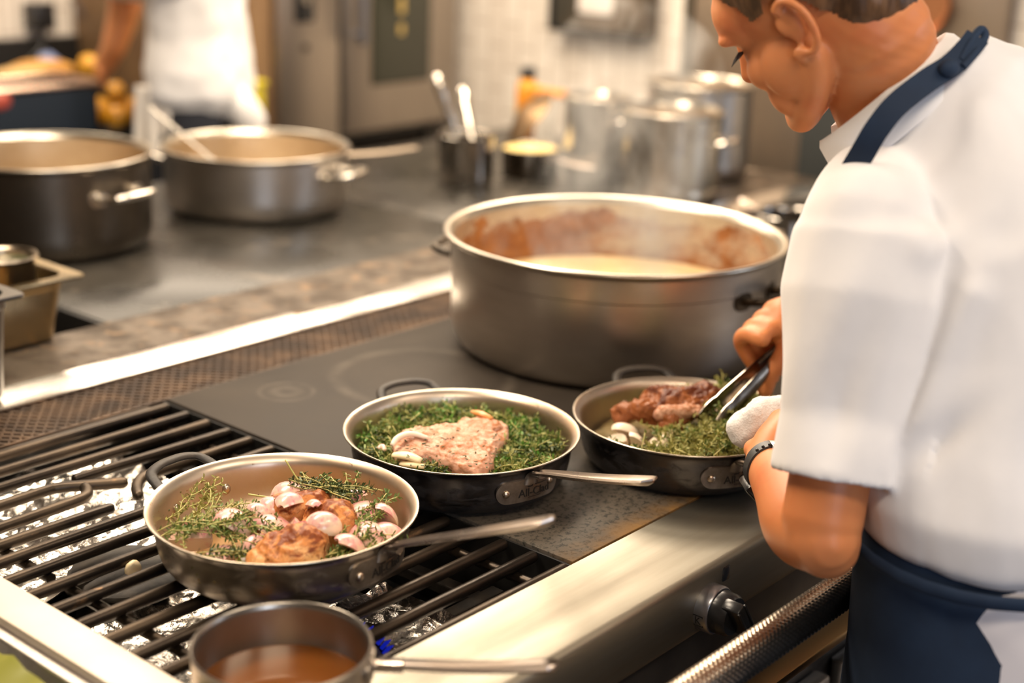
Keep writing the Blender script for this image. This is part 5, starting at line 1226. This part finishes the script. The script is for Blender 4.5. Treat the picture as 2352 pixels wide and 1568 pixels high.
# folded towel round the pan handle
tq = Vector((1.500, .825, 1.035))
tw = [chain([tq+Vector((-.03, .03, -.012)), tq+Vector((-.012, .010, .004)), tq+Vector((.03, -.01, .004))], [.022, .028, .026]), chain([tq+Vector((-.022, .012, -.020)), tq+Vector((.01, -.010, -.016)), tq+Vector((.04, -.03, -.02))], [.018, .024, .022])]
o = link('towel', bake(join(*tw), .003, 4, .5, lambda p, n: p+n*(.004*nz(p, 45)+.0012*nz(p, 260))), towel_m, smooth='all'); tag(o, 'folded white terry towel in the cook\'s left hand over the pan handle', 'towel')
# tongs
tg = empty('tongs', TT, 'steel kitchen tongs held by the cook, dipping into the herbs', 'tongs')
for s, nm in ((1, 'tong_arm'), (-1, 'tong_arm')):
    secs = []; n_ = 22
    for i in range(n_+1):
        t = i/n_; c = TT.lerp(TH, t)+ts*s*(.012*(1-t)**.6*1.2+.001)+tu*(.0)
        wd = .017*(1-t)**.5+.006 if t > .22 else .011+.012*math.sin(PI*min(1, t/.30+.15)); cupd = .004
        sec = []
        for k in range(7): u = -1+2*k/6; sec.append(tuple(c+tu*u*wd/1.6+ts*s*(cupd*(1-u*u))))
        for k in range(7): u = 1-2*k/6; sec.append(tuple(c+tu*u*wd/1.6+ts*s*(cupd*(1-u*u)-.0014)))
        secs.append(sec)
    link(nm, mesh(*loft(secs)), M('tong_steel', (.40, .35, .30), (.16, .13, .10), 14, metallic=1, rough=.22), tg)

# ------------------------------------------------------------------ the cook in the background
A2 = 125
f2 = Vector((math.cos(R(A2)), math.sin(R(A2)), 0)); r2 = Vector((math.sin(R(A2)), -math.cos(R(A2)), 0))
C2 = Vector((2.555, 3.30, 0))
ck2 = empty('person', C2, 'far cook in white short sleeves turned away, working at the back worktop', 'person')
def r2g(z, hr, hf, dx=0, df=0, ex=2.3): return ring(tuple(C2+r2*dx+f2*df+Zd*z), hr, hf, A2, ex=ex)
b2v = [loft([r2g(.95, .14, .09), r2g(1.2, .14, .10), r2g(1.42, .17, .10), r2g(1.50, .06, .06)]), chain([C2+Zd*1.47, C2+f2*.03+Zd*1.56], [.055, .05]), ell(C2+f2*.06+Zd*1.66, (.085, .095, .12)),
       ell(C2+f2*.15+Zd*1.64, .02), ell(C2+f2*.05-r2*.095+Zd*1.65, (.02, .02, .035)), ell(C2+f2*.05+r2*.095+Zd*1.65, (.02, .02, .035))]
sL2 = C2-r2*.20+Zd*1.42; eL2 = PX(285, 20, 4.25); wL2 = PX(262, 108, 4.28)
hL2 = PX(238, 150, 4.32)
b2v += [chain([sL2, PX(300, -90, 4.15), eL2, wL2], [.055, .050, .046, .036]), chain([wL2, hL2], [.034, .030])]
for k in range(4): b2v.append(chain([hL2+r2*(-.018+.013*k), hL2+r2*(-.020+.013*k)+Vector((-.01, .0, -.030)), hL2+r2*(-.018+.013*k)+Vector((.004, .01, -.058))], [.010, .0095, .008]))
b2v.append(chain([hL2-r2*.024, hL2-r2*.042-Zd*.024], [.012, .009]))
sR2 = C2+r2*.20+Zd*1.42
b2v += [chain([sR2, C2+r2*.21+f2*.06+Zd*1.20, C2+r2*.10+f2*.12+Zd*1.10], [.055, .045, .030]), chain([C2+r2*.10+f2*.12+Zd*1.10, C2+r2*.06+f2*.15+Zd*1.08], [.03, .022])]
b2v += [chain([C2-r2*.085+Zd*.92, C2-r2*.085+Zd*.08], [.08, .05]), chain([C2+r2*.085+Zd*.92, C2+r2*.085+Zd*.08], [.08, .05])]
link('body', bake(join(*b2v), .007, 3), skin2, ck2, smooth='all')
link('hair', bake(join(ell(C2+f2*.045+Zd*1.69, (.10, .11, .11))), .008, 2), hair_m, ck2, smooth='all')
sh2 = [loft([r2g(.985, .10, .08, .02), r2g(1.005, .150, .115, 0), r2g(1.06, .200, .145), r2g(1.13, .200, .14), r2g(1.22, .165, .125), r2g(1.34, .165, .12), r2g(1.43, .17, .105), r2g(1.48, .10, .08), r2g(1.51, .07, .07)]),
       chain([sL2+r2*.03, sL2, PX(285, -60, 4.18)], [.072, .078, .082]), chain([sR2, C2+r2*.23+f2*.04+Zd*1.24], [.075, .078]),
       chain([C2-r2*.05-f2*.13+Zd*1.03, C2-r2*.02-f2*.15+Zd*.98, C2-r2*.01-f2*.15+Zd*.94], [.05, .050, .03])]
link('shirt', bake(join(*sh2), .008, 6, .5, lambda p, n: p+n*(.014*noise.noise(Vector((p.x*9, p.y*9, p.z*3.5)))+.005*nz(p, 20))), M('far_white_shirt', (.82, .80, .78), rough=.9), ck2, smooth='all')
link('trousers', bake(join(loft([r2g(1.0, .14, .10), r2g(.9, .165, .12), r2g(.8, .16, .12)]), chain([C2-r2*.085+Zd*.85, C2-r2*.085+Zd*.06], [.095, .07]), chain([C2+r2*.085+Zd*.85, C2+r2*.085+Zd*.06], [.095, .07])), .01, 4), black_cloth, ck2, smooth='all')
a2 = link('apron', mesh(*loft([[tuple(C2+Zd*z+r2*(h*math.cos(R(a)))+f2*(g*math.sin(R(a)))) for a in range(-15, 226, 8)]+[tuple(C2+Zd*z+r2*((h-.006)*math.cos(R(a)))+f2*((g-.006)*math.sin(R(a)))) for a in range(225, -16, -8)] for z, h, g in ((1.03, .17, .13), (.97, .18, .14), (.80, .20, .15), (.5, .21, .16))])), M('dark_apron', (.018, .02, .028), rough=.9), ck2)
twl = []; tt0 = PX(352, 198, 3.90); tt1 = tt0-Zd*.19+AX*.012
for i in range(15):
    t = i/14; c = tt0.lerp(tt1, t); wv_ = .048+.022*t
    twl.append([tuple(c+AX*(u*wv_)+BX*(.008*math.sin(u*8+1)*(.3+t)+(.006 if k else 0))+Zd*(-.02*u*t)) for k, us in ((0, [q/10 for q in range(-10, 11)]), (1, [q/10 for q in range(10, -11, -1)])) for u in us])
o = link('hanging_towel', mesh(*loft(twl)), cream_cloth, smooth='all'); tag(o, 'cream cloth hanging from the far cook\'s waist between the two far pots', 'towel')
